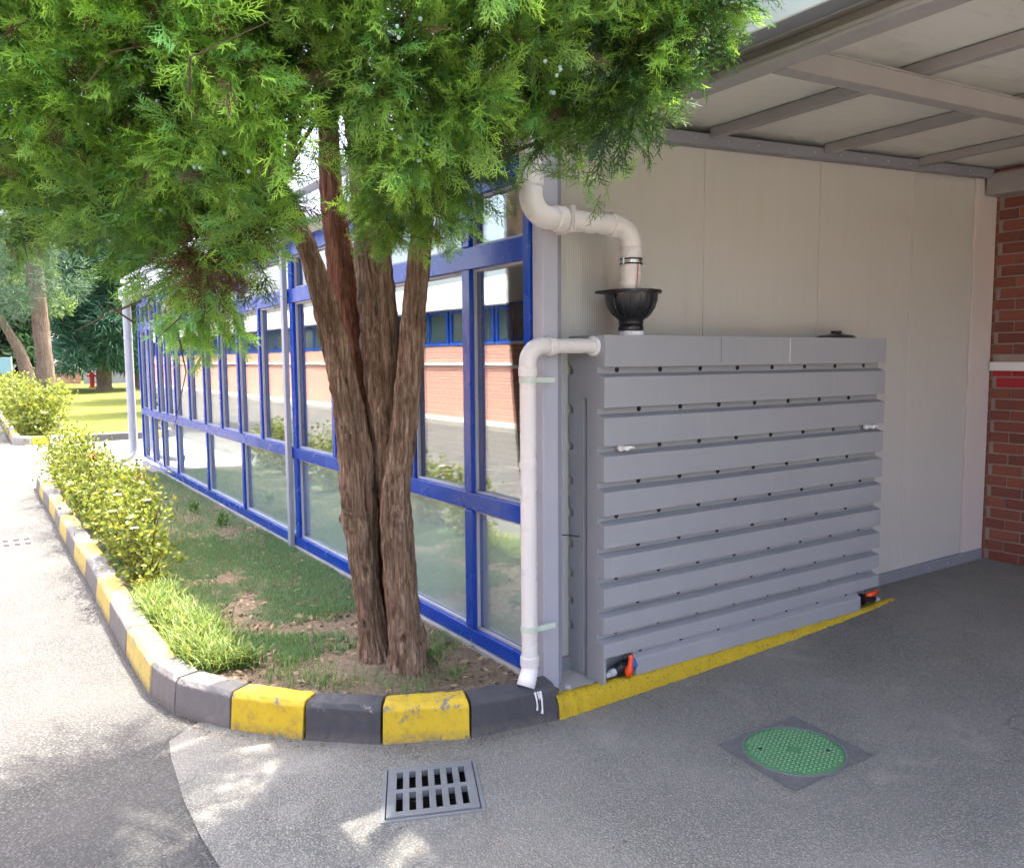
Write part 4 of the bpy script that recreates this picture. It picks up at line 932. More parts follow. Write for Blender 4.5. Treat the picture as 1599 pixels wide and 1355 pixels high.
PL=[(-0.78,0.06,2.36,0,0),(-0.76,0.07,2.26,0,0),(-0.73,0.06,2.21,0,0),(-0.69,-0.08,2.26,0,0),(-0.65,-0.22,2.27,0,0),(-1.43,0.39,1.84,0,0),(-1.31,0.42,1.82,0,0),(-0.60,-0.18,2.23,0,0),(-0.65,-0.75,2.46,0,0),(-0.53,-0.93,2.37,0,0),(-0.70,-1.27,2.70,0,0),(-0.54,-1.48,2.92,0,0),(-0.55,-1.19,2.45,0,0),(-1.85,-0.77,2.58,0,0),(-1.97,-0.67,2.69,0,0),(-2.31,-0.29,2.91,0,0),(-1.03,-1.06,2.34,0,0),(-1.91,-0.87,2.78,0,0),(-0.94,-1.24,2.68,0,0),(-2.09,-0.42,2.64,0,0),(-2.26,0.31,2.45,0,0),(-1.20,-1.21,2.79,0,0),(-1.75,-0.81,2.71,0,0),(-1.10,-0.95,2.24,0,0),(-1.52,-1.01,2.59,0,0),(-1.97,-0.35,2.16,0,0),(-1.25,-1.05,2.71,0,0),(-1.65,-0.89,2.40,0,0),(-2.41,0.15,2.63,0,0),(-1.68,-0.65,2.24,0,0),(-0.62,-1.32,2.81,0,0),(-0.65,-1.37,2.92,0,0),(-2.01,-0.61,2.47,0,0),(-1.23,-1.13,2.50,0,0),(-2.31,0.19,2.58,0,0),(-2.32,-0.06,2.78,0,0),(-1.12,-1.26,2.65,0,0),(-1.50,-0.60,2.04,0,0),(-1.02,-1.28,2.85,0,0),(-1.74,-0.91,2.49,0,0),(-2.26,0.32,2.27,0,0),(-1.70,-0.47,2.10,0,0),(-0.45,-1.46,2.77,0,0),(-0.50,-1.28,2.55,0,0),(-1.47,-1.01,2.77,0,0),(-2.14,-0.60,2.71,0,0),(-1.67,-0.96,2.76,0,0),(-1.86,-0.52,2.32,0,0),(-1.59,-0.80,2.16,0,0),(-0.80,-1.16,2.44,0,0),(-2.12,0.40,2.21,0,0),(-0.73,-1.29,2.88,0,0),(-1.32,-1.06,2.56,0,0),(-1.99,-0.46,2.35,0,0),(-0.82,-1.26,2.58,0,0),(-2.11,-0.37,2.34,0,0),(-1.50,-0.87,2.43,0,0),(-0.43,-1.57,2.87,0,0),(-1.79,-0.59,2.44,0,0),(-1.41,-1.07,2.63,0,0),(-1.01,-1.10,2.50,0,0),(-2.46,0.24,2.14,0,0),(-1.86,-0.51,2.11,0,0),(-1.37,-1.12,2.81,0,0),(-2.21,-0.42,2.63,0,0),(-1.77,-1.02,2.76,0,0),(-2.11,-0.66,2.82,0,0),(-0.43,-1.39,2.62,0,0),(-2.14,-0.25,2.54,0,0),(-1.22,-1.00,2.41,0,0),(-1.40,-1.01,2.46,0,0),(-2.45,0.29,3.00,0,0),(-1.59,-0.46,1.94,0,1),(-1.62,-0.86,2.64,0,0),(-2.43,0.26,2.50,0,0),(-1.88,-0.88,2.65,0,0),(-1.51,-0.84,2.30,0,0),(-1.90,-0.72,2.47,0,0),(-2.46,0.19,2.78,0,0),(-2.48,0.14,2.31,0,0),(-0.90,-1.29,2.79,0,0),(-1.84,-0.45,2.84,1,0),(-1.44,-0.56,2.55,1,0),(-1.17,-0.95,2.62,1,0),(-1.00,-0.96,2.53,1,0),(-1.75,-0.56,2.48,1,0),(-0.81,-1.06,2.98,1,0),(-2.15,-0.32,2.90,1,0),(-0.53,-1.46,2.89,1,0),(-2.00,-0.26,2.92,1,0),(-1.11,-0.91,2.43,1,0),(-1.29,-0.67,2.77,1,0),(-2.26,-0.05,2.73,1,0),(-1.04,-0.99,2.87,1,0),(-1.44,-0.75,2.94,1,0),(-1.65,-0.47,2.16,1,0),(-2.35,0.60,2.39,1,0),(-0.63,-0.89,2.46,1,0),(-1.67,-0.49,2.35,1,0),(-2.39,0.12,2.97,1,0),(-1.17,-0.81,2.98,1,0),(-0.76,-1.06,2.73,1,0),(-2.18,0.43,2.41,1,0),(-1.58,-0.61,2.99,1,0),(-0.87,-0.98,2.66,1,0),(-0.60,-1.22,2.62,1,0),(-2.51,0.48,2.45,1,0),(-0.84,-0.90,2.88,1,0),(-1.81,-0.32,2.35,1,0),(-2.08,0.47,2.22,1,0),(-1.56,-0.72,2.72,1,0),(-1.43,-0.28,2.03,1,1),(-2.02,-0.29,2.69,1,0),(-0.56,-1.37,2.79,1,0),(-2.18,0.17,2.51,1,0),(-0.95,-0.82,2.37,1,0),(-0.50,-1.04,2.99,1,0),(-2.45,0.62,2.76,1,0),(-0.44,-1.40,2.67,1,0),(-1.71,-0.64,2.74,1,0),(-1.95,-0.14,2.43,1,0),(-1.82,-0.14,2.17,1,0),(-0.85,-0.76,2.25,1,0),(-0.96,-0.81,2.79,1,0),(-0.64,-0.97,2.64,1,0),(-1.57,-0.22,2.00,1,0),(-2.16,-0.18,2.57,1,0),(-1.93,0.17,2.19,1,0),(-1.26,-0.78,2.51,1,0),(-1.46,-0.50,2.34,1,0),(-2.48,0.37,2.28,1,0),(-0.62,-1.03,3.08,1,0),(-1.92,-0.19,2.60,1,0),(-1.10,-0.82,2.85,1,0),(-1.73,-0.55,2.91,1,0),(-0.42,-1.55,2.85,1,0),(-2.28,-0.16,2.99,1,0),(-2.29,0.26,2.62,1,0),(-1.87,-0.36,2.71,1,0),(-0.69,-1.35,2.94,1,0),(-0.52,-1.01,2.46,1,0),(-1.57,-0.63,2.58,1,0),(-1.03,-0.66,2.29,1,0),(-1.91,-0.38,2.98,1,0),(-2.21,-0.04,2.88,1,0),(-1.69,-0.52,2.63,1,0),(-2.25,0.46,2.24,1,0),(-2.49,0.61,2.97,1,0),(-0.92,-0.92,3.05,1,0),(-0.43,-1.48,2.77,1,0),(-2.37,0.50,2.53,1,0),(-1.33,-0.81,2.87,1,0),(-2.10,-0.20,2.78,1,0),(-0.77,-0.81,2.50,1,0),(-0.74,-1.10,2.87,1,0),(-1.89,-0.14,2.29,1,0),(-0.51,-1.25,2.50,1,0),(-2.05,-0.27,3.02,1,0),(-2.41,0.06,3.07,1,0),(-1.35,-0.62,2.46,1,0),(-0.63,-1.26,2.73,1,0),(-1.43,-0.35,2.18,1,1),(-1.47,-0.82,2.59,1,0),(-1.56,-0.46,2.47,1,0),(-1.45,-0.80,2.76,1,0),(-2.03,-0.11,2.29,1,0),(-1.34,-0.85,2.97,1,0),(-2.05,-0.22,2.51,1,0),(-1.63,0.20,2.66,2,0),(-1.17,-0.52,2.77,2,0),(-1.38,-0.29,3.07,2,0),(-0.54,-1.37,2.78,2,0),(-0.44,-0.51,3.04,2,0),(-0.71,-0.43,2.96,2,0),(-1.81,-0.31,2.86,2,0),(-2.21,0.55,2.60,2,0),(-1.37,-0.17,2.24,2,0),(-0.61,-1.22,2.63,2,0),(-0.81,-0.68,2.57,2,0),(-1.79,0.34,2.32,2,0),(-2.51,0.59,2.30,2,0),(-1.05,-0.57,3.19,2,0),(-2.46,0.83,3.17,2,0),(-2.49,0.77,2.87,2,0),(-0.34,-0.63,3.33,2,0),(-1.28,-0.05,2.60,2,0),(-2.17,0.28,2.81,2,0),(-1.95,0.02,3.16,2,0),(-0.81,-0.24,2.49,2,0),(-0.39,-1.54,2.79,2,0),(-2.00,0.26,2.42,2,0),(-2.46,0.46,3.25,2,0),(-1.50,0.07,2.85,2,0),(-2.25,0.68,2.34,2,0),(-1.34,0.30,1.99,2,0),(-2.22,0.28,3.20,2,0),(-0.63,-1.40,2.93,2,0),(-1.98,0.15,2.76,2,0),(-0.45,-1.37,2.62,2,0),(-0.67,-0.66,3.22,2,0),(-0.55,-1.19,2.45,2,0),(-1.62,-0.11,3.16,2,0),(-2.48,0.50,2.54,2,0),(-1.56,0.20,2.32,2,1),(-0.40,-0.60,2.57,2,0),(-1.29,-0.53,3.15,2,0),(-1.10,-0.50,2.57,2,0),(-1.39,-0.44,2.75,2,0),(-2.02,0.32,3.05,2,0),(-0.49,-0.51,4.94,3,0),(-1.68,0.55,4.27,3,0),(0.44,-0.19,5.20,3,0),(-0.56,1.05,4.24,3,0),(-1.00,-0.64,4.17,3,0),(-1.54,0.45,3.63,3,0),(-0.70,0.01,5.85,3,0),(-0.86,-0.56,5.19,3,0),(-0.68,0.27,6.32,3,0),(-0.72,-0.10,5.99,3,0),(0.14,0.33,4.93,3,0),(-0.05,0.86,4.28,3,0),(-0.60,-0.75,5.22,3,0),(-0.03,-0.45,5.70,3,0),(0.07,-0.15,4.19,3,0),(-0.83,-0.62,4.23,3,0),(-1.07,-0.40,5.88,3,0),(-0.12,-0.74,4.60,3,0),(-0.60,-0.56,5.55,3,0),(-1.15,0.87,4.92,3,0),(-1.10,-0.74,4.55,3,0),(-1.36,0.99,4.61,3,0),(-1.13,0.26,6.15,3,0),(-0.92,0.90,5.01,3,0),(-0.84,-0.48,4.35,3,0),(-0.98,-0.17,3.46,3,0),(-1.29,0.75,4.02,3,0),(-0.19,1.13,4.41,3,0),(0.41,-0.16,4.73,3,0),(-2.17,0.24,4.26,3,0),(-1.01,-0.63,3.39,3,0),(0.06,0.94,5.27,3,0),(-0.52,0.37,5.95,3,0),(-0.47,-0.73,3.74,3,0),(-0.70,0.28,6.14,3,0),(0.59,0.44,3.99,3,0),(-0.96,1.05,4.28,3,0),(-0.37,-0.64,4.33,3,0),(-0.10,-0.36,5.42,3,0),(0.16,1.12,4.50,3,0),(-0.09,1.07,4.44,3,0),(-1.37,0.82,4.61,3,0),(0.34,0.03,5.36,3,0),(-1.56,-0.60,4.64,3,0),(-0.15,0.29,5.64,3,0),(-1.11,0.80,5.55,3,0),(0.32,-0.09,4.64,3,0),(-0.28,1.06,5.20,3,0),(0.05,1.00,4.40,3,0),(-0.71,1.01,5.07,3,0),(-1.47,0.43,3.68,3,0),(-0.51,0.74,6.03,3,0),(-0.48,0.29,5.82,3,0),(-1.57,0.35,4.88,3,0),(0.52,0.38,4.62,3,0),(-1.60,0.80,5.37,3,0),(-1.18,-0.33,4.54,3,0),(-0.83,-0.34,3.87,3,0),(-1.42,0.91,5.74,3,0),(-1.28,0.43,6.18,3,0)]
PLA = np.array(PL); kind = PLA[:, 3].astype(int); brown = PLA[:, 4] > 0; PP = PLA[:, :3]
axisxy = np.array([-.60, .45])
pos, dirs, ups, sc, cb, ct = [], [], [], [], [], []
tp = {0: (np.array([.105, .24, .038]), np.array([.40, .64, .08])), 1: (np.array([.075, .18, .034]), np.array([.26, .50, .075])), 2: (np.array([.055, .13, .03]), np.array([.17, .34, .07])), 3: (np.array([.03, .07, .02]), np.array([.09, .19, .04]))}  # outer plumes lighter, inner ones darker: shade inside the crown put into the colour
cpos, cdir, csc, ccb, cct = [], [], [], [], []
for P, k, br in zip(PP, kind, brown):
    o = np.array([P[0] - axisxy[0], P[1] - axisxy[1], 0]); o /= np.linalg.norm(o) + 1e-6
    O = norm(o * .5 + np.array([0, 0, rng.uniform(-.2, .8)]) + rng.normal(size=3) * .45)
    if k < 3 and P[2] < 2.45: O = norm(O + np.array([0, 0, -.35]))
    n = {0: 92, 1: 78, 2: 60, 3: 15}[k]; s0 = {0: .084, 1: .095, 2: .115, 3: .36}[k]
    t_ = rng.uniform(-1, .75, n); rad_ = norm(rng.normal(size=(n, 3))) * rng.uniform(.015, .105, (n, 1)) * (1.0 if k < 3 else 2.2)
    p = P + O * (t_ * (.17 if k < 3 else .3))[:, None] + rad_
    d = norm(O * rng.uniform(.7, 1.3, (n, 1)) + norm(rad_) * 1.0 + rng.normal(size=(n, 3)) * .3)
    hue = rng.uniform(.75, 1.25, (n, 1)); blue = (rng.random(n) < .22)[:, None]
    plume_tone = rng.uniform(.75, 1.35) if k == 0 else rng.uniform(.4, 1.1)
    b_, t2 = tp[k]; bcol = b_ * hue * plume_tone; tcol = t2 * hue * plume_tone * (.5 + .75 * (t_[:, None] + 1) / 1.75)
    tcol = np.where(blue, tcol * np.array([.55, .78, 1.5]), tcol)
    bz = (rng.random(n) < (.6 if br else .04))[:, None]
    bcol = np.where(bz, np.array([.085, .048, .027]), bcol); tcol = np.where(bz, np.array([.19, .095, .05]) * hue, tcol)
    s_ = s0 * rng.uniform(.75, 1.3, n)
    (pos if k < 3 else cpos).append(p); (dirs if k < 3 else cdir).append(d)
    (sc if k < 3 else csc).append(s_); (cb if k < 3 else ccb).append(bcol); (ct if k < 3 else cct).append(tcol)
cat_ = np.concatenate
pos, dirs, sc, cb, ct = map(cat_, (pos, dirs, sc, cb, ct))
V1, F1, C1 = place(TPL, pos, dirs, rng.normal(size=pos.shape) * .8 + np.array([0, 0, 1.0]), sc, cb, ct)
cpos, cdir, csc, ccb, cct = map(cat_, (cpos, cdir, csc, ccb, cct))
V2, F2, C2 = place(TPLC, cpos, cdir, rng.normal(size=cpos.shape), csc, ccb, cct)
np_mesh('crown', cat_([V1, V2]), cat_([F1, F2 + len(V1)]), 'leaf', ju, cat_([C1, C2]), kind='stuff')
# boughs from the stems out to the plumes
TR = [crom(t_, 60) for t_ in (TA, TB, TC, TD)]; TP = cat_([t_[t_[:, 2] > 2.4] for t_ in TR])
bw = MB()
for P, k in zip(PP, kind):
    dz = TP[:, 2] - P[2]; cost = np.linalg.norm(TP[:, :3] - P, axis=1) + np.where(dz > -.1, dz * 1.5 + .3, 0)
    q = TP[np.argmin(cost)]
    a = q[:3]; b = P; mid = (a + b) / 2 + np.array([0, 0, .10 if b[2] > a[2] else .22]) + rng.normal(size=3) * .05
    pts = [(1 - u) ** 2 * a + 2 * u * (1 - u) * mid + u * u * b for u in np.linspace(0, 1, 7)]
    L = np.linalg.norm(b - a); r0 = min(q[3] * .5, .006 + .005 * L)
    bw.tube(pts, [r0 * (1 - .8 * u) + .0015 for u in np.linspace(0, 1, 7)], 6, False)
bw.build('boughs', 'twig', ju, smooth=True, fix=False, kind='stuff')
# bare dead twigs low inside the crown
dt = MB()
for i in range(90):
    P = PP[rng.integers(0, len(PP))] if i % 3 else PP[brown][rng.integers(0, brown.sum())]
    p = P + rng.normal(size=3) * .1; d = norm(rng.normal(size=3) + np.array([-.2, -.3, -.5])); L = rng.uniform(.12, .35)
    dt.tube([p, p + d * L * .5 + rng.normal(size=3) * .02, p + d * L + rng.normal(size=3) * .04], [.0035, .0025, .001], 4, False)
dt.build('dead_twigs', 'twig', ju, fix=False, kind='stuff')
cn = MB(); sel = np.where(kind == 0)[0]
for i in rng.choice(sel, 20, replace=False):
    for j in range(rng.integers(3, 8)):
        p = PP[i] + norm(np.array([-2.19, -3.07, 1.65]) - PP[i]) * .075 + rng.normal(size=3) * .025
        cn.lathe([(0, .0058), (.004, .004), (.0058, 0), (.004, -.004), (0, -.0058)], tuple(p), n=6)
cn.build('berry_cones', 'berry', ju, smooth=True, fix=False, kind='stuff')

# ------------------------------------------------------------------ blades
def blades(n, x, y, z, h, w, bend, base, tip, segs=3):
    th = rng.uniform(0, 2 * math.pi, n); dx, dy = np.cos(th), np.sin(th); px, py = -dy, dx
    rows = []; cols_ = []
    for k in range(segs + 1):
        u = k / segs; ww = w * (1 - u ** 1.5) / 2 if k < segs else np.zeros(n)
        off = bend * u ** 2; hh = h * (u - .35 * bend / np.maximum(h, 1e-3) * u ** 3)
        c = np.stack([x + dx * off, y + dy * off, z + hh], -1); sdv = np.stack([px, py, 0 * px], -1) * ww[:, None]
        rows.append((c - sdv, c + sdv)); cols_.append(base * (1 - u) + tip * u)
    V = np.stack([q for r_ in rows for q in r_], 1).reshape(-1, 3)
    C_ = np.stack([c for c in cols_ for _ in (0, 1)], 1).reshape(-1, 3)
    m = 2 * (segs + 1); f = []
    for k in range(segs):
        a = 2 * k; f += [(a, a + 1, a + 3), (a, a + 3, a + 2)]
    F = (np.arange(n)[:, None, None] * m + np.array(f)[None]).reshape(-1, 3)
    return V, F, C_
def vn(x, y, s, seed):
    return np.array([mnoise.fractal(Vector((a * s, b * s, seed)), 1.0, 2.0, 3) for a, b in zip(x, y)])
N = 110000
x = rng.uniform(-1.36, -.06, N); y = rng.uniform(.1, 9.0, N) ** 1.0
y = np.where(rng.random(N) < .5, rng.uniform(.15, 4.2, N), y)
dens = vn(x, y, 1.9, 2.0) * 1.35 + vn(x, y, 6, 8.0) * .35 + np.clip((y - 1.0) * .6, -.42, .85) - .55 * np.exp(-((x + .45) ** 2 + (y - .55) ** 2) / .12)
dens -= .25 * (x > -.25) * (y < 2.6)
keep = (dens > rng.uniform(-.06, .46, N)) & (bed_inside(x, y, .17) > 0); x, y = x[keep], y[keep]; n = len(x)
hue = rng.uniform(.7, 1.3, (n, 1)); dry = (rng.random(n) < .06)[:, None]
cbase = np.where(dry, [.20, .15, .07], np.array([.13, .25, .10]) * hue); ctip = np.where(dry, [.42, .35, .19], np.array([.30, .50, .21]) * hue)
z = np.full(n, .122)
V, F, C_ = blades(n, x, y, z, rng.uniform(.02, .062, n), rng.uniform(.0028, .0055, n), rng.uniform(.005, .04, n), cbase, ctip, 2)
o = np_mesh('turf', V, F, 'grass', None, C_); o['kind'] = 'stuff'; o['label'] = 'patchy short green turf in the shaded flower bed'; o['category'] = 'grass'
# weedy taller blades at the front edge of the bed
cl = [(-.92, .60), (-.80, .50), (-1.0, .75), (-.68, .38), (-.55, .22), (-.88, .9), (-.60, .95), (-1.05, 1.0), (-.35, .30), (-.75, 1.15), (-.2, .62), (-.95, 1.3), (-.5, 1.5), (-.30, 1.15)]
xs_, ys_ = [], []
for (cx0, cy0) in cl:
    k = rng.integers(40, 130); xs_.append(cx0 + rng.normal(size=k) * .06); ys_.append(cy0 + rng.normal(size=k) * .06)
x, y = cat_(xs_), cat_(ys_); kp = bed_inside(x, y, .15) > 0; x, y = x[kp], y[kp]; n = len(x); hue = rng.uniform(.75, 1.25, (n, 1))
V, F, C_ = blades(n, x, y, np.full(n, .12), rng.uniform(.04, .12, n), rng.uniform(.003, .007, n), rng.uniform(.01, .08, n), np.array([.09, .18, .045]) * hue, np.array([.24, .42, .10]) * hue)
o = np_mesh('weed_grass', V, F, 'grass', None, C_); o['kind'] = 'stuff'; o['label'] = 'loose tufts of weedy grass on bare soil round the juniper'; o['category'] = 'grass'
# tall arching grass along the sunny kerb
n = 3000
y = rng.uniform(.95, 2.55, n); x = -1.27 + .06 * np.sin(y * 5) + rng.normal(size=n) * .075 + np.clip((1.25 - y), 0, 1) * .55
kp = bed_inside(x, y, .13) > 0; x, y = x[kp], y[kp]; n = len(x); hue = rng.uniform(.75, 1.2, (n, 1)); yl_ = (rng.random(n) < .12)[:, None]
ctip = np.where(yl_, [.46, .40, .08], np.array([.27, .37, .075]) * hue)
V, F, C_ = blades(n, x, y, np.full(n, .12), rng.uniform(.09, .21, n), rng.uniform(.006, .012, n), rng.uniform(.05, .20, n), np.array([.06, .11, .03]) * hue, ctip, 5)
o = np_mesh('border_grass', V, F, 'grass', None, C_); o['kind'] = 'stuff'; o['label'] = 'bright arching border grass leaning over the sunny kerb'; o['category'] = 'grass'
# litter: dry leaves, and crumbs of soil
n = 900; x = rng.uniform(-1.3, -.05, n); y = rng.uniform(.05, 4.5, n); kp = bed_inside(x, y, .16) > 0; x, y = x[kp], y[kp]; n = len(x)
th = rng.uniform(0, 6.28, n); L = rng.uniform(.010, .030, n); a = np.stack([np.cos(th), np.sin(th), rng.normal(size=n) * .3], -1) * L[:, None]; b = np.stack([-np.sin(th), np.cos(th), rng.normal(size=n) * .35], -1) * (L * .45)[:, None]
c = np.stack([x, y, np.full(n, .145)], -1)
V = np.stack([c - a, c + b + [0, 0, .004], c + a, c - b + [0, 0, .004]], 1).reshape(-1, 3); F = (np.arange(n)[:, None, None] * 4 + np.array([(0, 1, 2), (0, 2, 3)])[None]).reshape(-1, 3)
tone = rng.uniform(.5, 1.4, (n, 1)); C_ = np.repeat(np.array([.40, .28, .18]) * tone, 4, 0)
o = np_mesh('leaf_litter', V, F, 'leaf', None, C_); o['kind'] = 'stuff'; o['label'] = 'scattered dry brown leaves lying on the bed soil'; o['category'] = 'leaves'
n = 700; x = rng.uniform(-2.4, 1.2, n); y = rng.uniform(-1.3, .6, n)
near = rng.random(n) < .55; ii = rng.integers(0, 5, n); tt_ = rng.random(n); KA = np.array(KP[:6]); bx_ = KA[ii] * (1 - tt_)[:, None] + KA[ii + 1] * tt_[:, None]
x = np.where(near, bx_[:, 0] - abs(rng.normal(size=n)) * .05, x); y = np.where(near, bx_[:, 1] - abs(rng.normal(size=n)) * .06 - .01, y)
kp = bed_inside(x, y, 0) < -.004; x, y = x[kp], y[kp]; n = len(x)
th = rng.uniform(0, 6.28, n); L = rng.uniform(.003, .011, n); a = np.stack([np.cos(th), np.sin(th), 0 * th], -1) * L[:, None]; b = np.stack([-np.sin(th), np.cos(th), 0 * th], -1) * (L * rng.uniform(.15, .5, n))[:, None]
c = np.stack([x, y, fz(x) + .003], -1)
V = np.stack([c - a, c + b + [0, 0, .002], c + a, c - b + [0, 0, .001]], 1).reshape(-1, 3); F = (np.arange(n)[:, None, None] * 4 + np.array([(0, 1, 2), (0, 2, 3)])[None]).reshape(-1, 3)
tone = rng.uniform(.4, 1.5, (n, 1)); C_ = np.repeat(np.array([.22, .15, .09]) * tone, 4, 0)
o = np_mesh('needle_litter', V, F, 'leaf', None, C_); o['kind'] = 'stuff'; o['label'] = 'bits of dry needles and grit on the paving by the kerb'; o['category'] = 'litter'
cd_ = MB()
for i in range(520):
    x0, y0 = rng.uniform(-1.2, -.06), rng.uniform(.0, 2.4)
    if bed_inside(np.array([x0]), np.array([y0]), .16)[0] < 0: continue
    r_ = rng.uniform(.004, .016); j = rng.uniform(.6, 1.4, 6)
    cd_.add([(x0 + r_ * j[0], y0, .135), (x0, y0 + r_ * j[1], .137), (x0 - r_ * j[2], y0, .135), (x0, y0 - r_ * j[3], .136), (x0, y0, .135 + r_ * j[4]), (x0, y0, .12)],
            [(0, 1, 4), (1, 2, 4), (2, 3, 4), (3, 0, 4), (1, 0, 5), (2, 1, 5), (3, 2, 5), (0, 3, 5)])
o = cd_.build('soil_crumbs', 'soil', fix=False, smooth=True); o['kind'] = 'stuff'; o['label'] = 'crumbs and clods of brown soil around the trunk'; o['category'] = 'soil'

# ------------------------------------------------------------------ leafy shrubs
def leaves(c, L, base, tipc, wide=.55, up=.35):
    n = len(c); d = norm(rng.normal(size=(n, 3)) + np.array([0, 0, up])); s_ = norm(np.cross(d, rng.normal(size=(n, 3)))); nn = np.cross(d, s_); L = L[:, None]
    v0 = c; v1 = c + d * L * .45 + s_ * L * wide * .5 + nn * L * .10; v2 = c + d * L; v3 = c + d * L * .45 - s_ * L * wide * .5 + nn * L * .10
    V = np.stack([v0, v1, v2, v3], 1).reshape(-1, 3); F = (np.arange(n)[:, None, None] * 4 + np.array([(0, 1, 2), (0, 2, 3)])[None]).reshape(-1, 3)
    C_ = np.stack([base, (base + tipc) / 2, tipc, (base + tipc) / 2], 1).reshape(-1, 3); return V, F, C_
def flower(p, r_, mat, parent):
    m = MB()
    for k, (rr, h, nn) in enumerate(((1, .15, 7), (.75, .35, 6), (.45, .55, 5))):
        for i in range(nn):
            a = 2 * math.pi * (i + k * .4) / nn; ca, sa = math.cos(a), math.sin(a); q = r_ * rr; w = q * .6
            m.add([(p[0], p[1], p[2]), (p[0] + ca * q * .7 - sa * w, p[1] + sa * q * .7 + ca * w, p[2] + q * h), (p[0] + ca * q, p[1] + sa * q, p[2] + q * (h + .25)), (p[0] + ca * q * .7 + sa * w, p[1] + sa * q * .7 - ca * w, p[2] + q * h)], [(0, 1, 2), (0, 2, 3)])
    return m.build('flower', mat, parent, fix=False, smooth=True)
def rose(x, y, h, rad, nl, label, flowers=(), tone=1.0, lsize=(.03, .06), z0=.12):
    rad *= 1.25; nl = int(nl * 1.25)
    e = empty('rose_bush', (x, y, z0), label, 'bush', 'rose bushes along the kerb')
    st = MB(); tips = []
    for i in range(17):
        a = rng.uniform(0, 6.28); rr = rad * rng.uniform(.3, 1); hh = h * rng.uniform(.4, 1.25)
        p0 = np.array([x + rng.normal() * .03, y + rng.normal() * .06, z0 - .02]); p2 = np.array([x + math.cos(a) * rr * .8, y + math.sin(a) * rr * 1.25, z0 + hh]); p1 = (p0 + p2) / 2 + np.array([0, 0, .12 * h])
        pts = [(1 - u) ** 2 * p0 + 2 * u * (1 - u) * p1 + u * u * p2 for u in np.linspace(0, 1, 6)]; st.tube(pts, [.006, .005, .0045, .004, .003, .002], 5, False)
        tips.append(np.array(pts))
    st.build('stems', 'twig', e, fix=False, smooth=True)
    tip_i = rng.integers(0, len(tips), nl); u = rng.beta(2.4, 1.3, nl) * 4.99; i0 = u.astype(int); fr_ = (u - i0)[:, None]
    T_ = np.array(tips); c = T_[tip_i, i0] * (1 - fr_) + T_[tip_i, i0 + 1] * fr_ + rng.normal(size=(nl, 3)) * np.array([.05, .065, .045]) * (rad / .25)
    c[:, 2] = np.maximum(c[:, 2], z0 + .07)
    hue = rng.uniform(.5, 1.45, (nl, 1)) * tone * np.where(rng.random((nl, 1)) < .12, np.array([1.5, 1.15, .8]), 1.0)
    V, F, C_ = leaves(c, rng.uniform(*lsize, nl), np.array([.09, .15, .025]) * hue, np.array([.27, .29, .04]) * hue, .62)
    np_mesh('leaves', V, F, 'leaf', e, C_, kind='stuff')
    for (dx, dy, dz, r_, mt) in flowers: flower((x + dx, y + dy, z0 + dz), r_, mt, e)
    return e
RO = [(-1.27, 2.92, .46, .22, 900, 'nearest low rose bush next to the border grass', [(-.05, -.1, .42, .03, 'petal_white')]),
      (-1.25, 3.55, .55, .25, 1300, 'second rose bush from the border grass with pale flowers', [(.12, -.1, .50, .035, 'petal_white'), (-.08, -.1, .56, .03, 'petal_white')]),
      (-1.24, 4.3, .58, .27, 1400, 'rose bush with one large pink flower facing the glass', [(.20, -.05, .55, .07, 'petal_pink')]),
      (-1.25, 5.1, .60, .27, 1400, 'leafy rose bush right behind the pink flowered one', [(-.05, -.15, .62, .04, 'petal_white')]),
      (-1.24, 5.95, .62, .28, 1400, 'rose bush with a small orange bloom mid hedge', [(.0, -.2, .62, .045, 'petal_orange')]),
      (-1.24, 6.85, .66, .28, 1400, 'rose bush with one tall shoot rising above the hedge', [(.1, .0, .5, .035, 'petal_white')]),
      (-1.25, 7.7, .62, .28, 1300, 'second farthest rose bush of the near hedge', []),
      (-1.26, 8.5, .55, .28, 1200, 'farthest rose bush of the near hedge beside the driveway', [])]
for a in RO: rose(*a)
sh = MB()
k0 = np.array([-1.24, 6.85, .6]); pts = [k0, k0 + [.01, -.02, .25], k0 + [.03, -.02, .48]]; sh.tube(pts, [.006, .004, .002], 5, False)
for i, y in enumerate(np.arange(17.3, 33, 1.35)):
    rose(-.95 + .1 * math.sin(i * 2), y, .85, .55, 1100, ['yellow green bush nearest the pine trunk across the driveway', 'second bush along the far kerb', 'third bush along the far kerb', 'fourth bush along the far kerb', 'fifth bush along the far kerb', 'sixth bush along the far kerb', 'seventh bush along the far kerb', 'eighth bush along the far kerb', 'ninth bush along the far kerb', 'tenth bush along the far kerb', 'eleventh bush along the far kerb', 'last distant bush along the far kerb'][i],
         [(.1, -.3, .95, .09, 'petal_orange')] if i in (2,) else [], 1.05, (.07, .13), .1)
# small weeds by the facade
for (x, y, lb) in ((-.36, 5.5, 'small leafy weed by the glass halfway along the facade'), (-.30, 4.7, 'broad leaved weed next to the fourth facade mullion'), (-.18, 1.02, 'little yellow green weed between the trunk and the glass'), (-.33, .47, 'tiny sprout at the right foot of the juniper trunk')):
    e = empty('weed', (x, y, .12), lb, 'weed'); n = 40
    th = rng.uniform(0, 6.28, n); c = np.stack([x + np.cos(th) * .05 * rng.random(n), y + np.sin(th) * .05 * rng.random(n), .13 + rng.random(n) * .09], -1); hue = rng.uniform(.7, 1.2, (n, 1))
    V, F, C_ = leaves(c, rng.uniform(.03, .075, n) * (.6 if y < 1.5 else 1), np.array([.08, .16, .03]) * hue, np.array([.15, .28, .05]) * hue, .4, .6); np_mesh('leaves', V, F, 'leaf', e, C_, kind='stuff')
e = empty('flower_tuft', (-1.31, 2.62, .12), 'small yellow flowering tuft at the end of the border grass', 'flower'); n = 260
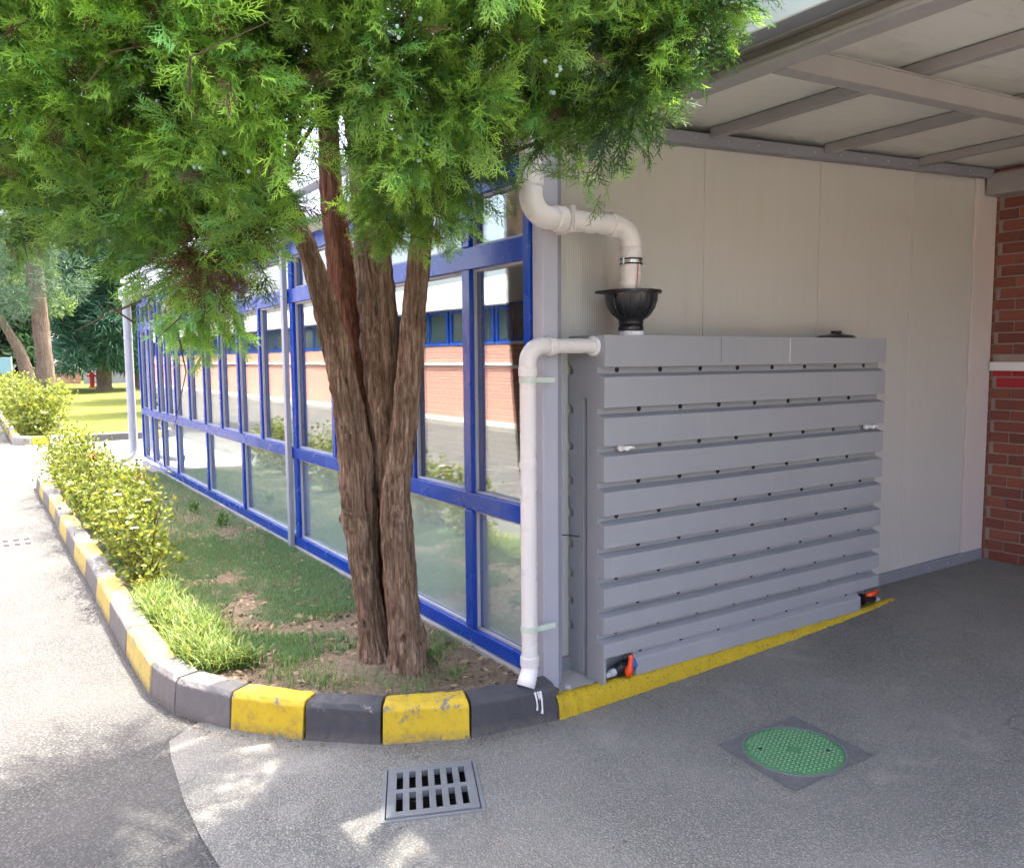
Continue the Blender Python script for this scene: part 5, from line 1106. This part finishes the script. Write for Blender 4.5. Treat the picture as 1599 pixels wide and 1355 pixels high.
c = np.array([-1.31, 2.62, .20]) + norm(rng.normal(size=(n, 3))) * rng.uniform(.02, .075, (n, 1)); hue = rng.uniform(.8, 1.2, (n, 1))
V, F, C_ = leaves(c, rng.uniform(.015, .03, n), np.array([.26, .24, .02]) * hue, np.array([.42, .36, .03]) * hue); np_mesh('petals', V, F, 'leaf', e, C_, kind='stuff')

# ------------------------------------------------------------------ trees beyond the driveway
def needle_cloud(c, d, L, wd, base, tipc):
    n = len(c); s_ = norm(np.cross(d, rng.normal(size=(n, 3)))) * (wd / 2)[:, None]
    V = np.stack([c - s_, c + s_, c + d * L[:, None]], 1).reshape(-1, 3); F = np.arange(3 * n).reshape(-1, 3)
    C_ = np.stack([base, base, tipc], 1).reshape(-1, 3); return V, F, C_
def far_tree(name, label, base, trunk, rt, clumps, nleaf, L, w, c1, c2, mat='bark_far', cat='tree', droop=0.0):
    e = empty(name, base, label, cat)
    bark_tube('trunk', [(*p, r_) for p, r_ in zip(trunk, rt)], mat, e, 50, 20, len(label), [], .5)
    cs = np.array(clumps); wts = cs[:, 3] ** 2; ii = rng.choice(len(cs), nleaf, p=wts / wts.sum())
    v_ = norm(rng.normal(size=(nleaf, 3))); rad_ = cs[ii, 3] * rng.uniform(.35, 1.0, nleaf) ** .6
    c = cs[ii, :3] + v_ * rad_[:, None] * np.array([1, 1, .75]); d = norm(v_ + rng.normal(size=(nleaf, 3)) * .5 + np.array([0, 0, droop]))
    hue = rng.uniform(.6, 1.3, (nleaf, 1)) * (.8 + .4 * rng.random(len(cs)))[ii][:, None]
    V, F, C_ = needle_cloud(c, d, rng.uniform(.6, 1.3, nleaf) * L, np.full(nleaf, w), np.array(c1) * hue, np.array(c2) * hue)
    np_mesh('crown', V, F, 'leaf', e, C_, kind='stuff'); return e
def blob(cx0, cy0, z0, z1, R, n, top=.25):
    out = []
    for i in range(n):
        u = rng.random(); rr = R * (1 - (1 - top) * u) * math.sqrt(rng.uniform(.2, 1)); a = rng.uniform(0, 6.28)
        out.append((cx0 + math.cos(a) * rr, cy0 + math.sin(a) * rr, z0 + (z1 - z0) * u, R * rng.uniform(.22, .38)))
    return out
far_tree('pine_tree', 'thick straight pine trunk standing in the far kerb bed', (-.66, 19.3, .1), [(-.62, 19.3, 0), (-.66, 19.3, 1.5), (-.72, 19.35, 3.2), (-.8, 19.4, 5), (-.8, 19.5, 8.5)], [.23, .2, .19, .16, .1],
         [c for c in blob(-.95, 19.2, 3.1, 9, 1.9, 42, .4)] + [(-1.55, 18.2, 2.75, .5), (-1.9, 18.6, 3.0, .6), (-1.2, 17.9, 3.0, .45), (-.2, 18.6, 3.3, .5)], 20000, .16, .022, (.05, .10, .055), (.13, .22, .12))
far_tree('cedar_tree', 'dense blue green conifer sweeping almost to the lawn', (3.9, 46, .1), [(3.9, 46, 0), (3.9, 46, 3), (3.8, 46, 9)], [.42, .34, .12],
         blob(3.9, 45.5, 1.6, 11, 3.0, 90, .3), 26000, .55, .085, (.03, .09, .055), (.075, .19, .11), droop=-.15)
far_tree('cedar_tree', 'second conifer standing behind the dense one', (6.4, 50, .1), [(6.2, 50, 0), (6.3, 50, 4), (6.4, 50, 9)], [.35, .3, .1], blob(6.4, 50, 2.2, 11, 3.0, 60, .3), 14000, .55, .09, (.025, .07, .04), (.05, .135, .075), droop=-.15)
far_tree('leaning_tree', 'forked leaning grey tree trunk behind the pine', (.1, 40, .1), [(.15, 40, 0), (.0, 40, 1.3), (-.25, 40, 2.3), (-.85, 40, 3.6), (-1.6, 40, 5.6)], [.36, .3, .24, .16, .1],
         blob(-.8, 40, 4.2, 9, 2.6, 40, .6), 11000, .28, .12, (.08, .13, .03), (.17, .25, .06))
for i, (x, y, R, zt_) in enumerate(((-6, 70, 4.5, 11), (-1.5, 74, 4.5, 10), (3, 78, 5, 12), (9, 80, 5.5, 13), (15, 76, 5, 12))):
    far_tree('park_tree', ['leftmost dark tree closing the view over the road', 'dark tree behind the leaning trunk', 'tall dark tree behind the conifers', 'dark tree behind the glass building end', 'rightmost dark tree of the distant row'][i], (x, y, 0), [(x, y, 0), (x, y, 2), (x, y, 6)], [.4, .35, .2], blob(x, y, 1.6, zt_, R, 60, .6), 9000, .75, .3, (.025, .06, .025), (.06, .12, .045))
for i, (x, y) in enumerate(((4.6, 23.5), (5.2, 32))):
    far_tree('lawn_tree', ['shade tree on the lawn just past the glass building', 'farther shade tree on the lawn behind the building'][i], (x, y, 0), [(x, y, 0), (x, y, 3), (x, y, 7)], [.25, .22, .1], blob(x - .5, y, 3.6, 8.5, 2.3, 36, .5), 5000, .4, .22, (.04, .09, .03), (.10, .19, .05))
tag(MB().box(4.6, 12, 62, 62.3, 0, 2.0).build('garden_wall', 'grey_dark', bevel=.01), 'plain grey wall at the far end of the lawn', 'wall')
e = empty('park_building', (3.6, 64, 0), 'small far building with brick base and white upper wall', 'building')
MB().box(2.6, 4.5, 63, 66, 0, 1.5).build('base', 'brickwork_pale', e); MB().box(2.6, 4.5, 63, 66, 1.502, 4).build('wall', 'white_panel', e)
for k in range(2): MB().box(2.8 + k * .85, 3.4 + k * .85, 62.97, 63.01, 1.9, 3.1).build('window', 'darkglass', e)
hy = empty('hydrant', (4.0, 52, .1), 'small red hydrant on the lawn before the grey wall', 'hydrant')
MB().lathe([(0, 1.0), (.10, .96), (.14, .86), (.14, .12), (.2, .1), (.2, 0), (0, 0)], (4.0, 52, .1), n=12).build('barrel', M['brick_red'], hy, smooth=False)
MB().tube([(3.72, 52, .86), (4.28, 52, .86)], .09, 10).build('outlets', M['brick_red'], hy)
sb = empty('sign_board', (-1.1, 38, 0), 'pale blue board on a thin post at the left edge', 'sign')
MB().box(-1.8, -.64, 38, 38.05, 1.2, 1.88).build('board', paint('sign_blue', (.20, .36, .42), .5), sb, bevel=.01); MB().tube([(-.62, 38.08, 0), (-.62, 38.08, 1.9)], .03, 8).build('post', 'white_panel', sb)

# ------------------------------------------------------------------ building over the road, seen mirrored in the panes
ob = empty('roadside_building', (-8.62, 20, 0), 'brick building with white band and blue windows across the road', 'building')
MB().box(-14, -8.62, -14, 75, 0, 1.50).build('base', 'brickwork_pale', ob)
MB().box(-14, -8.56, -14, 75, 1.502, 1.56).build('band', 'white_panel', ob)
MB().box(-14, -8.62, -14, 75, 1.562, 2.0).build('brick_course', 'brickwork_pale', ob)
MB().box(-14, -8.66, -14, 75, 2.002, 2.95).build('window_wall', 'grey_dark', ob)
MB().box(-14, -8.30, -14, 75, 2.952, 3.6).build('fascia', 'white_panel', ob)
for k in range(38):
    y = -13.5 + k * 2.3
    f_ = MB()
    for q in ((y, y + .09, 2.02, 2.93), (y + 1.1, y + 1.18, 2.02, 2.93), (y + 2.12, y + 2.2, 2.02, 2.93), (y + .09, y + 2.12, 2.02, 2.10), (y + .09, y + 2.12, 2.85, 2.93)): f_.box(-8.66, -8.60, *q)
    w_ = f_.build('window', 'blue', ob)
    MB().box(-8.655, -8.64, y + .05, y + 2.15, 2.06, 2.89).build('pane', 'darkglass', w_)
